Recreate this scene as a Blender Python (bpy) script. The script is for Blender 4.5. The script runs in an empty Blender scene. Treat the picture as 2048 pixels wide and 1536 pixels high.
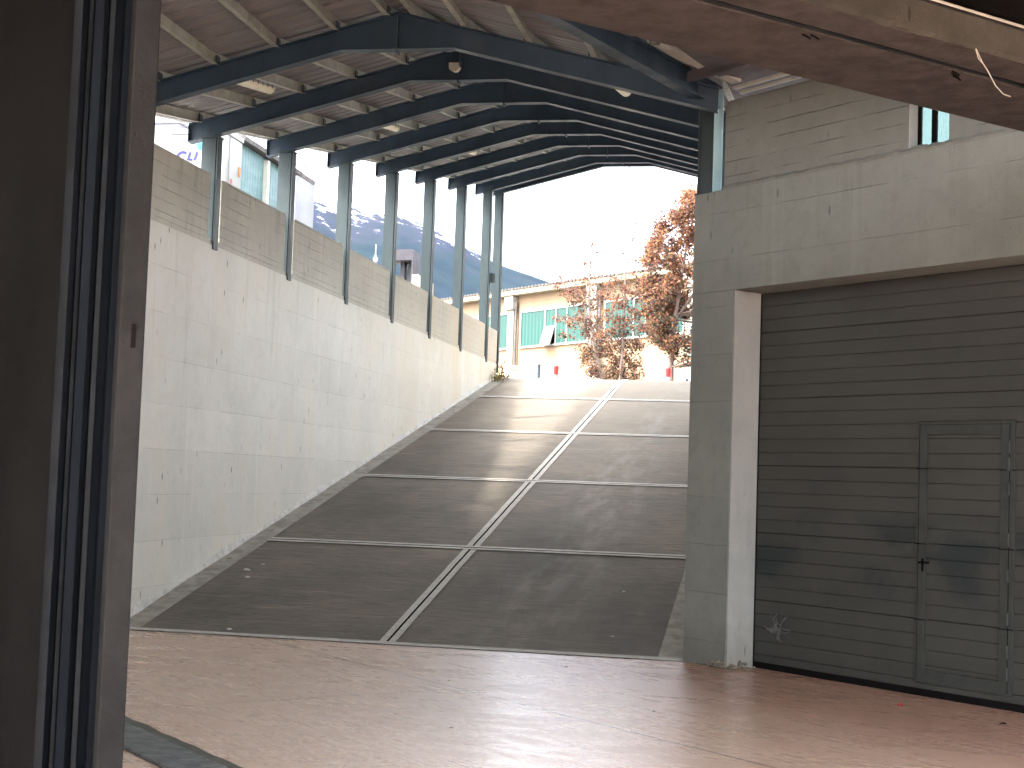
import bpy, bmesh, math, random
from mathutils import Vector, Matrix, noise
R = math.radians
random.seed(7)
scene = bpy.context.scene
col = scene.collection

# ------------------------------------------------------------------ camera
CAMH = 1.55
YAW, PITCH, ROLL = R(11.1377), R(3.7632), R(1.9771)
cam_d = bpy.data.cameras.new('camera'); cam = bpy.data.objects.new('camera', cam_d); col.objects.link(cam)
cam_d.sensor_width = 36; cam_d.lens = 2950 / 2048 * 36; cam_d.clip_start = 0.05; cam_d.clip_end = 30000
fwd = Vector((-math.sin(YAW) * math.cos(PITCH), math.cos(YAW) * math.cos(PITCH), math.sin(PITCH)))
rgt = Vector((math.cos(YAW), math.sin(YAW), 0)); upv = rgt.cross(fwd)
cr, sr = math.cos(ROLL), math.sin(ROLL)
rr = rgt * cr - upv * (-sr) * 1.0
# image right = level right turned so the horizon falls to the right
rr = rgt * cr + upv * sr; uu = upv * cr - rgt * sr
cam.matrix_world = Matrix(((rr.x, uu.x, -fwd.x, 0), (rr.y, uu.y, -fwd.y, 0), (rr.z, uu.z, -fwd.z, CAMH), (0, 0, 0, 1)))
scene.camera = cam

# ------------------------------------------------------------------ world, sun, exposure
SUNV = Vector((-0.655, -0.35, 1.0)).normalized()
w = bpy.data.worlds.new('World'); scene.world = w; w.use_nodes = True
nt = w.node_tree; nt.nodes.clear()
sky = nt.nodes.new('ShaderNodeTexSky'); sky.sky_type = 'NISHITA'; sky.sun_disc = False
sky.sun_elevation = math.asin(SUNV.z); sky.sun_rotation = math.atan2(SUNV.x, SUNV.y)
sky.air_density = 1.0; sky.dust_density = 4.0; sky.ozone_density = 1.0
hsv = nt.nodes.new('ShaderNodeHueSaturation'); hsv.inputs['Saturation'].default_value = 0.25
bg = nt.nodes.new('ShaderNodeBackground'); bg.inputs['Strength'].default_value = 0.15
wo = nt.nodes.new('ShaderNodeOutputWorld')
nt.links.new(sky.outputs[0], hsv.inputs['Color']); nt.links.new(hsv.outputs[0], bg.inputs[0]); nt.links.new(bg.outputs[0], wo.inputs[0])
sl = bpy.data.lights.new('sun', 'SUN'); sl.energy = 0.5; sl.angle = R(3.5); sl.color = (1.0, 0.94, 0.85)
so = bpy.data.objects.new('sun', sl); col.objects.link(so); so.rotation_euler = (-SUNV).to_track_quat('-Z', 'Y').to_euler()
scene.view_settings.view_transform = 'Standard'; scene.view_settings.look = 'None'
scene.view_settings.exposure = 3.65; scene.view_settings.gamma = 1.0

# ------------------------------------------------------------------ materials
class NT:
    def __init__(s, name):
        s.m = bpy.data.materials.new(name); s.m.use_nodes = True; s.t = s.m.node_tree; s.t.nodes.clear()
        s.out = s.t.nodes.new('ShaderNodeOutputMaterial'); s.b = s.t.nodes.new('ShaderNodeBsdfPrincipled')
        s.t.links.new(s.b.outputs[0], s.out.inputs['Surface'])
        s.pos = s.t.nodes.new('ShaderNodeNewGeometry').outputs['Position']
    def n(s, k): return s.t.nodes.new(k)
    def l(s, a, b): s.t.links.new(a, b)
    def put(s, inp, v):
        if isinstance(v, (int, float)): inp.default_value = v
        elif isinstance(v, (tuple, list)): inp.default_value = tuple(v) if len(v) == len(inp.default_value) else (*v, 1)
        else: s.l(v, inp)
    def math(s, op, a, b=0.0, c=0.0, clamp=False):
        n = s.n('ShaderNodeMath'); n.operation = op; n.use_clamp = clamp
        s.put(n.inputs[0], a); s.put(n.inputs[1], b); s.put(n.inputs[2], c); return n.outputs[0]
    def scalep(s, v, p=None):
        n = s.n('ShaderNodeVectorMath'); n.operation = 'MULTIPLY'; s.l(p or s.pos, n.inputs[0]); n.inputs[1].default_value = v; return n.outputs[0]
    def dot(s, v, p=None):
        n = s.n('ShaderNodeVectorMath'); n.operation = 'DOT_PRODUCT'; s.l(p or s.pos, n.inputs[0]); n.inputs[1].default_value = v; return n.outputs['Value']
    def noise(s, sc=1.0, st=(1, 1, 1), det=5, rough=0.6, dist=0.0):
        n = s.n('ShaderNodeTexNoise'); n.inputs['Scale'].default_value = sc; n.inputs['Detail'].default_value = det
        n.inputs['Roughness'].default_value = rough; n.inputs['Distortion'].default_value = dist
        s.l(s.scalep(st), n.inputs['Vector']); return n.outputs[0]
    def voro(s, sc=1.0, st=(1, 1, 1), rnd=1.0):
        n = s.n('ShaderNodeTexVoronoi'); n.inputs['Scale'].default_value = sc; n.inputs['Randomness'].default_value = rnd
        s.l(s.scalep(st), n.inputs['Vector']); return n.outputs['Distance']
    def ramp(s, x, a, b, lo=0.0, hi=1.0):
        n = s.n('ShaderNodeMapRange'); n.interpolation_type = 'SMOOTHSTEP'
        s.put(n.inputs[0], x); s.put(n.inputs[1], a); s.put(n.inputs[2], b); s.put(n.inputs[3], lo); s.put(n.inputs[4], hi); return n.outputs[0]
    def mix(s, f, a, b):
        n = s.n('ShaderNodeMix'); n.data_type = 'RGBA'; s.put(n.inputs[0], f); s.put(n.inputs[6], a); s.put(n.inputs[7], b); return n.outputs[2]
    def bump(s, h, st=0.3, d=0.02):
        n = s.n('ShaderNodeBump'); n.inputs['Strength'].default_value = st; n.inputs['Distance'].default_value = d
        s.l(h, n.inputs['Height']); s.l(n.outputs[0], s.b.inputs['Normal'])
    def fin(s, c, rough=0.8, metal=0.0, spec=0.4):
        s.put(s.b.inputs['Base Color'], c); s.put(s.b.inputs['Roughness'], rough); s.b.inputs['Metallic'].default_value = metal
        s.b.inputs['Specular IOR Level'].default_value = spec; return s.m

def lin(spacing, k, width, node, brk=None, off=0.0):
    """thin line mask repeated every `spacing` along direction k"""
    d = node.dot(k)
    a = node.math('ADD', d, off)
    f = node.math('PINGPONG', a, spacing / 2)       # 0 at multiples of spacing
    m = node.ramp(f, 0.0, width, 1.0, 0.0)
    if brk is not None: m = node.math('MULTIPLY', m, brk)
    return m

def concrete(name, base, dark, line_sp=0.13, line_w=0.006, line_amt=0.6, streak=0.25, pocks=0.5, warm=None, vert=None, bumpd=0.012, grain=0.5, zoff=0.0, drip=None, base_dirt=None, far=None):
    s = NT(name)
    n1 = s.noise(0.9, det=8, rough=0.65); n2 = s.noise(7, det=8, rough=0.7); n3 = s.noise(60, det=4)
    st = s.noise(3.0, st=(2.6, 2.6, 0.22), det=6)
    c = s.mix(s.ramp(n1, 0.35, 0.7), base, dark)
    c = s.mix(s.math('MULTIPLY', s.ramp(n2, 0.45, 0.75), grain), c, tuple(x * 0.72 for x in base))
    c = s.mix(s.math('MULTIPLY', s.ramp(st, 0.5, 0.78), streak), c, tuple(x * 0.55 for x in base))
    if warm: c = s.mix(s.math('MULTIPLY', s.ramp(s.noise(1.3, st=(1, 1, 0.4), det=4), 0.5, 0.7), 0.5), c, warm)
    h = s.math('MULTIPLY', n3, 0.35); h = s.math('ADD', h, n2)
    if line_sp:
        wob = s.math('MULTIPLY', s.noise(5, det=3), 0.015)
        brk = s.ramp(s.noise(1.6, st=(1, 1, 1.8), det=4, rough=0.7), 0.38, 0.62)
        z = s.math('ADD', s.dot((0, 0, 1)), wob)
        z = s.math('ADD', z, zoff)
        f = s.math('PINGPONG', z, line_sp / 2)
        m = s.math('MULTIPLY', s.ramp(f, 0.0, line_w, 1.0, 0.0), brk)
        c = s.mix(s.math('MULTIPLY', m, line_amt), c, tuple(x * 0.3 for x in base))
        h = s.math('SUBTRACT', h, s.math('MULTIPLY', m, 1.6))
        # each board a slightly different tone
        fl = s.math('FLOOR', s.math('DIVIDE', z, line_sp)); wn = s.n('ShaderNodeTexWhiteNoise'); wn.noise_dimensions = '1D'; s.l(fl, wn.inputs['W'])
        c = s.mix(s.math('MULTIPLY', wn.outputs[0], 0.18), c, tuple(x * 0.6 for x in base))
    if vert:
        brk = s.ramp(s.noise(1.1, st=(1, 1, 1.5), det=3), 0.45, 0.6)
        m = lin(vert, (0.35, 1, 0), 0.007, s, brk, 0.3)
        c = s.mix(s.math('MULTIPLY', m, 0.45), c, tuple(x * 0.35 for x in base))
    if pocks:
        v = s.voro(7, st=(1, 1, 0.35)); area = s.ramp(s.noise(0.8, det=2), 0.42, 0.62)
        p = s.math('MULTIPLY', s.ramp(v, 0.05, 0.13, 1.0, 0.0), area)
        v2 = s.voro(26, st=(1, 1, 0.5)); p2 = s.math('MULTIPLY', s.ramp(v2, 0.05, 0.13, 1.0, 0.0), s.ramp(s.noise(1.7, det=2), 0.5, 0.65))
        p = s.math('MAXIMUM', p, s.math('MULTIPLY', p2, 0.6))
        c = s.mix(s.math('MULTIPLY', p, pocks), c, tuple(x * 0.25 for x in base))
        h = s.math('SUBTRACT', h, s.math('MULTIPLY', p, 1.2))
    zz = s.dot((0, 0, 1))
    if drip:
        zt, ln_, am = drip
        dn = s.noise(1.0, st=(5.5, 5.5, 0.3), det=7, rough=0.75); dl = s.noise(0.8, st=(3, 3, 0.1), det=3)
        lim = s.math('SUBTRACT', zt, s.math('MULTIPLY', dl, ln_ * 1.6))
        dm = s.math('MULTIPLY', s.ramp(dn, 0.52, 0.68), s.ramp(s.math('SUBTRACT', zz, lim), -0.4, 0.5))
        c = s.mix(s.math('MULTIPLY', dm, am), c, tuple(x * f for x, f in zip(base, (0.50, 0.48, 0.44))))
        pale = s.math('MULTIPLY', s.ramp(s.noise(1.0, st=(5, 5, 0.12), det=4), 0.6, 0.72), 0.5)
        c = s.mix(pale, c, tuple(min(0.88, x * 1.12) for x in base))
    if base_dirt:
        bd = s.math('MULTIPLY', s.ramp(s.math('SUBTRACT', zz, s.math('MULTIPLY', s.noise(4, det=6, rough=0.7), 0.7)), -0.45, 0.25, 1.0, 0.0), base_dirt)
        c = s.mix(bd, c, tuple(x * f for x, f in zip(base, (0.50, 0.45, 0.38))))
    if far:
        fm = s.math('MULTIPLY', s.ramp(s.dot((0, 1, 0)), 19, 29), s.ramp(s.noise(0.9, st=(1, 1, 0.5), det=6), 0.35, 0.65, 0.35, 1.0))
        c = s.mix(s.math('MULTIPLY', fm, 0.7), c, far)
    s.bump(h, 0.55, bumpd)
    return s.fin(c, s.ramp(n2, 0.3, 0.7, 0.75, 0.95), spec=0.25)

def plain(name, base, rough=0.6, metal=0.0, var=0.25, sc=4.0, st=(1, 1, 1), spec=0.4, bump=0.0, dirt=None, bsc=40):
    s = NT(name); n1 = s.noise(sc, st=st, det=7, rough=0.65)
    c = s.mix(s.ramp(n1, 0.35, 0.7), base, tuple(x * (1 - var) for x in base))
    if dirt:
        c = s.mix(s.math('MULTIPLY', s.ramp(s.noise(sc * 0.45, st=(1, 1, 0.5), det=6, rough=0.7), 0.52, 0.7), 0.6), c, dirt)
    if bump: s.bump(s.noise(bsc, det=5), bump, 0.01)
    return s.fin(c, s.ramp(n1, 0.3, 0.7, max(0.05, rough - 0.1), min(1, rough + 0.1)), metal, spec)

M = {}
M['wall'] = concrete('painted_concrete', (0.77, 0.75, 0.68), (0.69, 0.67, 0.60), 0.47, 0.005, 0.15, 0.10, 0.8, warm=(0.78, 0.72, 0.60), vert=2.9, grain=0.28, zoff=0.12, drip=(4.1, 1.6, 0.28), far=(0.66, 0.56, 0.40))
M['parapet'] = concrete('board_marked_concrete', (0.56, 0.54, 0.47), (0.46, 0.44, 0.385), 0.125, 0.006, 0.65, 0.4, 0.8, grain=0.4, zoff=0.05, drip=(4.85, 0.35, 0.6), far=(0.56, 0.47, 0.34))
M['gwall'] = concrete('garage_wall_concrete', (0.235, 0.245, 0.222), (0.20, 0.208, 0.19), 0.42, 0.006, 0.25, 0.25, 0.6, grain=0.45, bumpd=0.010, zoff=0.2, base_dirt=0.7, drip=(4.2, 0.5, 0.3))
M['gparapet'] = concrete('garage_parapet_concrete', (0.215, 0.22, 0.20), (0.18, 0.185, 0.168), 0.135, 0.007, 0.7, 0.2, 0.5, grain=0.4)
M['brown'] = plain('brown_soffit_concrete', (0.066, 0.057, 0.054), 0.85, var=0.4, sc=7, st=(1, 1, 1), bump=0.4, dirt=(0.042, 0.037, 0.036), spec=0.2, bsc=22)
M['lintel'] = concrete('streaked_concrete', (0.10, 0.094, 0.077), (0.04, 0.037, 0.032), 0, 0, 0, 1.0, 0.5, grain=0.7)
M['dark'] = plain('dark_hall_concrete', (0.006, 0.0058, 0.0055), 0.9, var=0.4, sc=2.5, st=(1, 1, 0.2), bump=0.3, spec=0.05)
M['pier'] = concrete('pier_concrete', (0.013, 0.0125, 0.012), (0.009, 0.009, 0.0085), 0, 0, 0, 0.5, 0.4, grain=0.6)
M['steel'] = plain('teal_painted_steel', (0.034, 0.060, 0.092), 0.45, var=0.3, sc=3, st=(1, 1, 0.3), dirt=(0.06, 0.08, 0.10), spec=0.45, bump=0.04)
M['post'] = plain('faded_teal_steel', (0.029, 0.047, 0.051), 0.5, var=0.25, sc=4, st=(1, 1, 0.3), dirt=(0.05, 0.072, 0.07), spec=0.45)
M['cyan'] = plain('lit_teal_steel', (0.38, 0.58, 0.62), 0.5, var=0.2, sc=4)  # post teal lightened to show daylight on the corner post
M['purlin'] = plain('galvanised_purlin', (0.42, 0.43, 0.38), 0.55, 0.0, var=0.25, sc=6, dirt=(0.20, 0.20, 0.17))
M['sheet'] = plain('brown_grey_roof_sheet', (0.235, 0.228, 0.235), 0.5, var=0.2, sc=1.5, dirt=(0.18, 0.17, 0.175), spec=0.4)
M['dsheet'] = plain('dark_roof_sheet', (0.11, 0.10, 0.11), 0.6, var=0.3, sc=2)
M['gutter'] = plain('pale_metal_gutter', (0.55, 0.54, 0.48), 0.5, var=0.25, sc=5, dirt=(0.3, 0.27, 0.22))
M['frame'] = plain('navy_steel_guide', (0.004, 0.006, 0.009), 0.7, var=0.3, sc=4, st=(1, 1, 0.3), spec=0.1)
M['guide'] = plain('steel_guide_edge', (0.009, 0.011, 0.013), 0.6, var=0.3, sc=4, spec=0.15)
M['black'] = plain('black_gap', (0.010, 0.009, 0.009), 1.0, var=0.3, spec=0.0)
M['plaster'] = plain('white_plaster', (0.68, 0.66, 0.61), 0.9, var=0.25, sc=9, bump=0.6, dirt=(0.42, 0.40, 0.35), bsc=25)
M['rubble'] = plain('crumbled_mortar', (0.30, 0.26, 0.21), 0.95, var=0.6, sc=16, bump=0.9, dirt=(0.12, 0.10, 0.085), bsc=30)
M['lamp_h'] = plain('lamp_housing', (0.42, 0.42, 0.38), 0.5, var=0.2)
M['lamp_d'] = plain('yellowed_diffuser', (0.95, 0.88, 0.68), 0.35, var=0.08, sc=12, dirt=(0.75, 0.66, 0.48))
M['cable'] = plain('grey_cable', (0.35, 0.33, 0.33), 0.5)
M['pvc'] = plain('pale_conduit', (0.55, 0.53, 0.46), 0.45)
M['white'] = plain('white_casing', (0.27, 0.27, 0.255), 0.4, var=0.05, sc=2)
M['greyc'] = plain('pale_grey_casing', (0.20, 0.20, 0.215), 0.5, var=0.06, sc=2)
M['blue'] = plain('blue_lettering', (0.008, 0.008, 0.11), 0.5, var=0.05)
M['lblue'] = plain('light_blue_emblem', (0.03, 0.22, 0.42), 0.5, var=0.1, sc=20)
M['orange'] = plain('orange_marker', (0.50, 0.20, 0.03), 0.4)
M['red'] = plain('red_paint', (0.40, 0.015, 0.015), 0.45, var=0.15)
M['hazard'] = plain('faded_red_symbol', (0.55, 0.10, 0.12), 0.5)
M['shed'] = NT('ribbed_green_sheet')
s = M['shed']; f = s.math('PINGPONG', s.dot((1, 1, 0)), 0.06)
s.bump(s.ramp(f, 0.01, 0.03), 0.8, 0.02)
M['shed'] = s.fin(s.mix(s.ramp(s.noise(2, st=(1, 1, 5)), 0.4, 0.7), (0.10, 0.19, 0.20), (0.14, 0.24, 0.24)), 0.5)
M['shedroof'] = plain('dark_roof_edge', (0.10, 0.09, 0.085), 0.8, var=0.4, sc=8)
M['portal'] = plain('dark_portal_steel', (0.055, 0.05, 0.06), 0.6, var=0.2)
M['facade'] = plain('peach_render', (0.23, 0.163, 0.10), 0.9, var=0.12, sc=0.6, dirt=(0.22, 0.145, 0.09), bump=0.1)
M['fascia'] = plain('cream_fascia', (0.26, 0.225, 0.15), 0.8, var=0.12, sc=1)
M['pilaster'] = plain('pale_pilaster', (0.30, 0.28, 0.235), 0.8, var=0.1, sc=1)
M['tile'] = plain('roof_sheet_edge', (0.12, 0.105, 0.095), 0.8, var=0.3, sc=6)
M['wframe'] = plain('white_window_frame', (0.33, 0.33, 0.31), 0.5, var=0.05)
s = NT('green_blind_glass'); f = s.math('PINGPONG', s.dot((0.73, -0.68, 0)), 0.11)
c = s.mix(s.ramp(f, 0.0, 0.11), (0.015, 0.055, 0.045), (0.03, 0.085, 0.07)); c = s.mix(s.ramp(s.noise(0.7), 0.4, 0.65), c, (0.025, 0.065, 0.055))
M['pane'] = s.fin(c, 0.35, spec=0.15)
M['glass'] = plain('pale_glass', (0.45, 0.52, 0.50), 0.15, var=0.1)
M['bark'] = plain('grey_bark', (0.23, 0.17, 0.14), 0.9, var=0.4, sc=12, st=(1, 1, 0.3), bump=0.6)
def leafmat(name, c1, c2, tr):
    s = NT(name); c = s.mix(s.ramp(s.noise(5, det=3), 0.35, 0.65), c1, c2)
    tb = s.n('ShaderNodeBsdfTranslucent'); s.put(tb.inputs[0], c); mx = s.n('ShaderNodeMixShader'); mx.inputs[0].default_value = tr
    s.fin(c, 0.7, spec=0.08); s.l(s.b.outputs[0], mx.inputs[1]); s.l(tb.outputs[0], mx.inputs[2]); s.l(mx.outputs[0], s.out.inputs['Surface']); return s.m
M['leaf_r'] = leafmat('russet_leaf', (0.24, 0.115, 0.075), (0.165, 0.08, 0.055), 0.4)
M['leaf_o'] = leafmat('orange_leaf', (0.37, 0.175, 0.09), (0.28, 0.145, 0.07), 0.45)
M['leaf_p'] = leafmat('purple_leaf', (0.075, 0.042, 0.045), (0.11, 0.058, 0.05), 0.3)
M['leaf_g'] = leafmat('olive_leaf', (0.045, 0.05, 0.03), (0.075, 0.068, 0.038), 0.3)
M['weed'] = leafmat('dry_weed', (0.22, 0.20, 0.08), (0.30, 0.22, 0.10), 0.3)
M['carw'] = plain('white_car_paint', (0.78, 0.78, 0.78), 0.25, var=0.03, spec=0.6)
M['carg'] = plain('car_glass', (0.03, 0.04, 0.045), 0.08, spec=0.8)
M['tyre'] = plain('tyre', (0.02, 0.02, 0.02), 0.8)
M['asphalt'] = plain('street_asphalt', (0.16, 0.15, 0.14), 0.9, var=0.25, sc=2, bump=0.3)
M['kerbc'] = plain('pale_strip_concrete', (0.40, 0.37, 0.32), 0.9, var=0.35, sc=6, bump=0.5, dirt=(0.25, 0.22, 0.18))
M['jointc'] = plain('light_joint_concrete', (0.58, 0.55, 0.50), 0.85, var=0.2, sc=14, bump=0.4, dirt=(0.40, 0.37, 0.33))
M['galv'] = plain('galvanised_grate', (0.15, 0.155, 0.15), 0.5, 0.2, var=0.35, sc=9, dirt=(0.18, 0.16, 0.14))
M['plastic'] = plain('torn_film', (0.13, 0.13, 0.13), 0.4)
M['stone'] = plain('chip', (0.60, 0.58, 0.54), 0.9, var=0.2)

def tinted(name, c_):
    s = NT(name); tr = s.n('ShaderNodeBsdfTransparent'); s.put(tr.inputs[0], c_); mx = s.n('ShaderNodeMixShader'); mx.inputs[0].default_value = 0.12
    s.fin(s.mix(s.ramp(s.noise(4), .4, .7), (0.4, 0.5, 0.5), (0.3, 0.42, 0.42)), 0.5); s.l(tr.outputs[0], mx.inputs[1]); s.l(s.b.outputs[0], mx.inputs[2]); s.l(mx.outputs[0], s.out.inputs['Surface']); return s.m
M['cpane'] = tinted('cyan_pane', (0.34, 0.42, 0.40)); M['cstrip'] = tinted('teal_translucent_strip', (0.08, 0.14, 0.155))
M['jamb'] = concrete('lit_jamb_plaster', (0.45, 0.45, 0.425), (0.38, 0.38, 0.358), 0, 0, 0, 0.35, 0.6, grain=0.4, base_dirt=0.6)  # jamb plaster lightened to carry the light from behind right
# garage door: grey-green paint with dark scuffs at bumper height
s = NT('grey_green_door')
n1 = s.noise(1.6, det=6, rough=0.6)
c = s.mix(s.ramp(n1, 0.35, 0.7), (0.056, 0.056, 0.050), (0.046, 0.046, 0.042))
z = s.dot((0, 0, 1))
band = s.math('MULTIPLY', s.ramp(z, 0.55, 0.9), s.ramp(z, 1.2, 1.5, 1.0, 0.0))
smk = s.math('MULTIPLY', band, s.ramp(s.noise(1.9, st=(1, 1, 1.3), det=7, rough=0.6, dist=0.3), 0.43, 0.62))
c = s.mix(s.math('MULTIPLY', smk, 0.75), c, (0.014, 0.021, 0.024))
low = s.math('MULTIPLY', s.ramp(z, 0.05, 0.6, 1.0, 0.0), s.ramp(s.noise(5, det=6, dist=1.0), 0.45, 0.65))
c = s.mix(s.math('MULTIPLY', low, 0.5), c, (0.033, 0.034, 0.032))
lt = s.math('MULTIPLY', s.ramp(s.noise(14, st=(1, 1, 0.5), det=6, rough=0.75), 0.62, 0.72), 0.35)
c = s.mix(lt, c, (0.085, 0.085, 0.078))
s.bump(s.noise(90, det=3), 0.12, 0.004)
M['door'] = s.fin(c, 0.5, spec=0.35)
M['doorf'] = plain('door_frame_paint', (0.046, 0.050, 0.045), 0.5, var=0.3, sc=5, dirt=(0.026, 0.03, 0.03))

# floor: worn red coated concrete
s = NT('worn_red_floor')
n1 = s.noise(0.55, det=8, rough=0.65); n2 = s.noise(6, det=8, rough=0.75)
sc1 = s.noise(0.9, st=(0.5, 2.2, 1), det=9, rough=0.7, dist=1.6)
rot = s.n('ShaderNodeVectorRotate'); rot.rotation_type = 'Z_AXIS'; rot.inputs['Angle'].default_value = R(47); s.l(s.pos, rot.inputs['Vector'])
def noise_on(p, sc, st, det=7, rough=0.7, dist=0.0):
    n = s.n('ShaderNodeTexNoise'); n.inputs['Scale'].default_value = sc; n.inputs['Detail'].default_value = det; n.inputs['Roughness'].default_value = rough
    n.inputs['Distortion'].default_value = dist; s.l(s.scalep(st, p), n.inputs['Vector']); return n.outputs[0]
sc2 = noise_on(rot.outputs[0], 3.0, (0.3, 6.0, 1)); sc3 = noise_on(rot.outputs[0], 3.0, (7.0, 0.4, 1), dist=0.6)
c = s.mix(s.ramp(n1, 0.35, 0.68), (0.72, 0.495, 0.365), (0.65, 0.44, 0.325))
c = s.mix(s.math('MULTIPLY', s.ramp(n2, 0.42, 0.75), 0.2), c, (0.68, 0.49, 0.39))
c = s.mix(s.math('MULTIPLY', s.ramp(sc1, 0.48, 0.72), 0.35), c, (0.46, 0.28, 0.21))
c = s.mix(s.math('MULTIPLY', s.ramp(sc2, 0.58, 0.72), 0.3), c, (0.72, 0.55, 0.46))
c = s.mix(s.math('MULTIPLY', s.ramp(sc3, 0.6, 0.74), 0.35), c, (0.70, 0.54, 0.46))
arc = s.math('MULTIPLY', s.ramp(s.noise(1.6, st=(1.0, 1.0, 1), det=2, rough=0.4, dist=3.5), 0.60, 0.62), s.ramp(s.noise(9, st=(1, 3, 1), det=4), 0.5, 0.6))
c = s.mix(s.math('MULTIPLY', arc, 0.35), c, (0.80, 0.66, 0.56))
spk = s.math('MULTIPLY', s.ramp(s.voro(3.2, st=(1, 2.2, 1)), 0.02, 0.07, 1.0, 0.0), 0.8)
c = s.mix(spk, c, (0.07, 0.04, 0.03))
P0w = Vector((-0.825, 13.176, 0)); NWw = Vector((math.cos(R(-47)), -math.sin(R(-47)), 0))
def fl_line(k, cc, wd):
    d = s.math('ABSOLUTE', s.math('SUBTRACT', s.dot(k), cc)); return s.ramp(d, wd * 0.5, wd, 1.0, 0.0)
k1 = Vector((-(8.953 - 12.005), (-0.548 + 3.664), 0)).normalized(); c1 = k1.dot(Vector((-3.664, 12.005, 0)))
k2 = Vector((-(12.543 - 10.14), (-0.784 + 3.085), 0)).normalized(); c2 = k2.dot(Vector((-3.085, 10.14, 0)))
dist = s.math('SUBTRACT', P0w.dot(NWw), s.dot(tuple(NWw)))
red = s.math('MULTIPLY', s.ramp(s.math('ADD', dist, s.math('MULTIPLY', s.noise(0.9, det=7, rough=0.7), 1.4)), 1.2, 3.6, 1.0, 0.0), 0.75)
c = s.mix(red, c, s.mix(s.ramp(n2, 0.35, 0.7), (0.44, 0.215, 0.145), (0.35, 0.18, 0.125)))     # coating still intact where no wheels run
jl = s.math('MAXIMUM', fl_line(k1, c1, 0.015), s.math('MULTIPLY', fl_line(k2, c2, 0.012), 0.8))
c = s.mix(s.math('MULTIPLY', jl, 0.8), c, (0.10, 0.06, 0.05))
rg = s.ramp(s.math('ADD', s.math('MULTIPLY', sc1, 0.6), s.math('MULTIPLY', sc2, 0.4)), 0.35, 0.65, 0.21, 0.37)
hh = s.math('SUBTRACT', s.math('ADD', s.math('MULTIPLY', n2, 0.4), s.math('MULTIPLY', sc1, 0.6)), jl)
s.bump(hh, 0.07, 0.02)
M['floor'] = s.fin(c, rg, spec=0.7)

# ramp: brushed dark concrete, fine grooves across
s = NT('brushed_ramp_concrete')
n1 = s.noise(0.5, det=7, rough=0.6); n2 = s.noise(3, st=(0.35, 3.5, 1), det=8, rough=0.75, dist=0.5); n3 = s.noise(9, st=(0.4, 5, 1), det=6, rough=0.8)
c = s.mix(s.ramp(n1, 0.35, 0.68), (0.23, 0.195, 0.155), (0.155, 0.137, 0.115))
c = s.mix(s.math('MULTIPLY', s.ramp(n2, 0.5, 0.70), 0.7), c, (0.33, 0.285, 0.23))
c = s.mix(s.math('MULTIPLY', s.ramp(n3, 0.48, 0.62), 0.75), c, (0.085, 0.074, 0.062))
tk = s.math('MULTIPLY', s.ramp(s.math('ABSOLUTE', s.math('ADD', s.dot((1, 0, 0)), 2.55)), 0.1, 0.8, 1.0, 0.0), s.ramp(s.noise(2.5, st=(2.0, 0.5, 1), det=6), 0.4, 0.7))
c = s.mix(s.math('MULTIPLY', tk, 0.45), c, (0.34, 0.325, 0.295))
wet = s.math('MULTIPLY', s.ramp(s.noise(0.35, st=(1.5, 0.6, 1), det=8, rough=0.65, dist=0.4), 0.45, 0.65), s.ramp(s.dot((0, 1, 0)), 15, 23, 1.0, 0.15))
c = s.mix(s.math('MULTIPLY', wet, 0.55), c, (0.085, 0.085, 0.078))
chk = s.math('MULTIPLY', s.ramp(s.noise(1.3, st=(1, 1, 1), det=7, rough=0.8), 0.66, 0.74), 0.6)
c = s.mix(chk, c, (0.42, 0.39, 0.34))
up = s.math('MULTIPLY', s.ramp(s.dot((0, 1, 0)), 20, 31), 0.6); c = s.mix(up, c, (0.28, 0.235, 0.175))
f = s.math('PINGPONG', s.math('ADD', s.dot((0, 1, 0)), s.math('MULTIPLY', s.noise(1.2, det=3), 0.12)), 0.02)
s.bump(s.math('ADD', s.math('MULTIPLY', s.ramp(f, 0.0, 0.02), 0.5), n3), 0.7, 0.012)
M['ramp'] = s.fin(c, 0.8, spec=0.3)

# mountain
s = NT('forested_mountain')
z = s.dot((0, 0, 1))
n1 = s.noise(0.0022, det=9, rough=0.65); n2 = s.noise(0.011, det=9, rough=0.75)
c = s.mix(s.ramp(n1, 0.4, 0.6), (0.006, 0.013, 0.010), (0.012, 0.022, 0.013))
c = s.mix(s.math('MULTIPLY', s.ramp(n2, 0.45, 0.65), 0.6), c, (0.018, 0.018, 0.017))
hz = s.math('ADD', z, s.math('MULTIPLY', s.noise(0.0035, det=9, rough=0.75), 900))
snow = s.ramp(hz, 1395, 1440)
rock = s.ramp(hz, 1200, 1420)
c = s.mix(rock, c, (0.024, 0.023, 0.026)); c = s.mix(snow, c, (0.85, 0.87, 0.9))
M['mount'] = s.fin(c, 0.95, spec=0.1)

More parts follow.
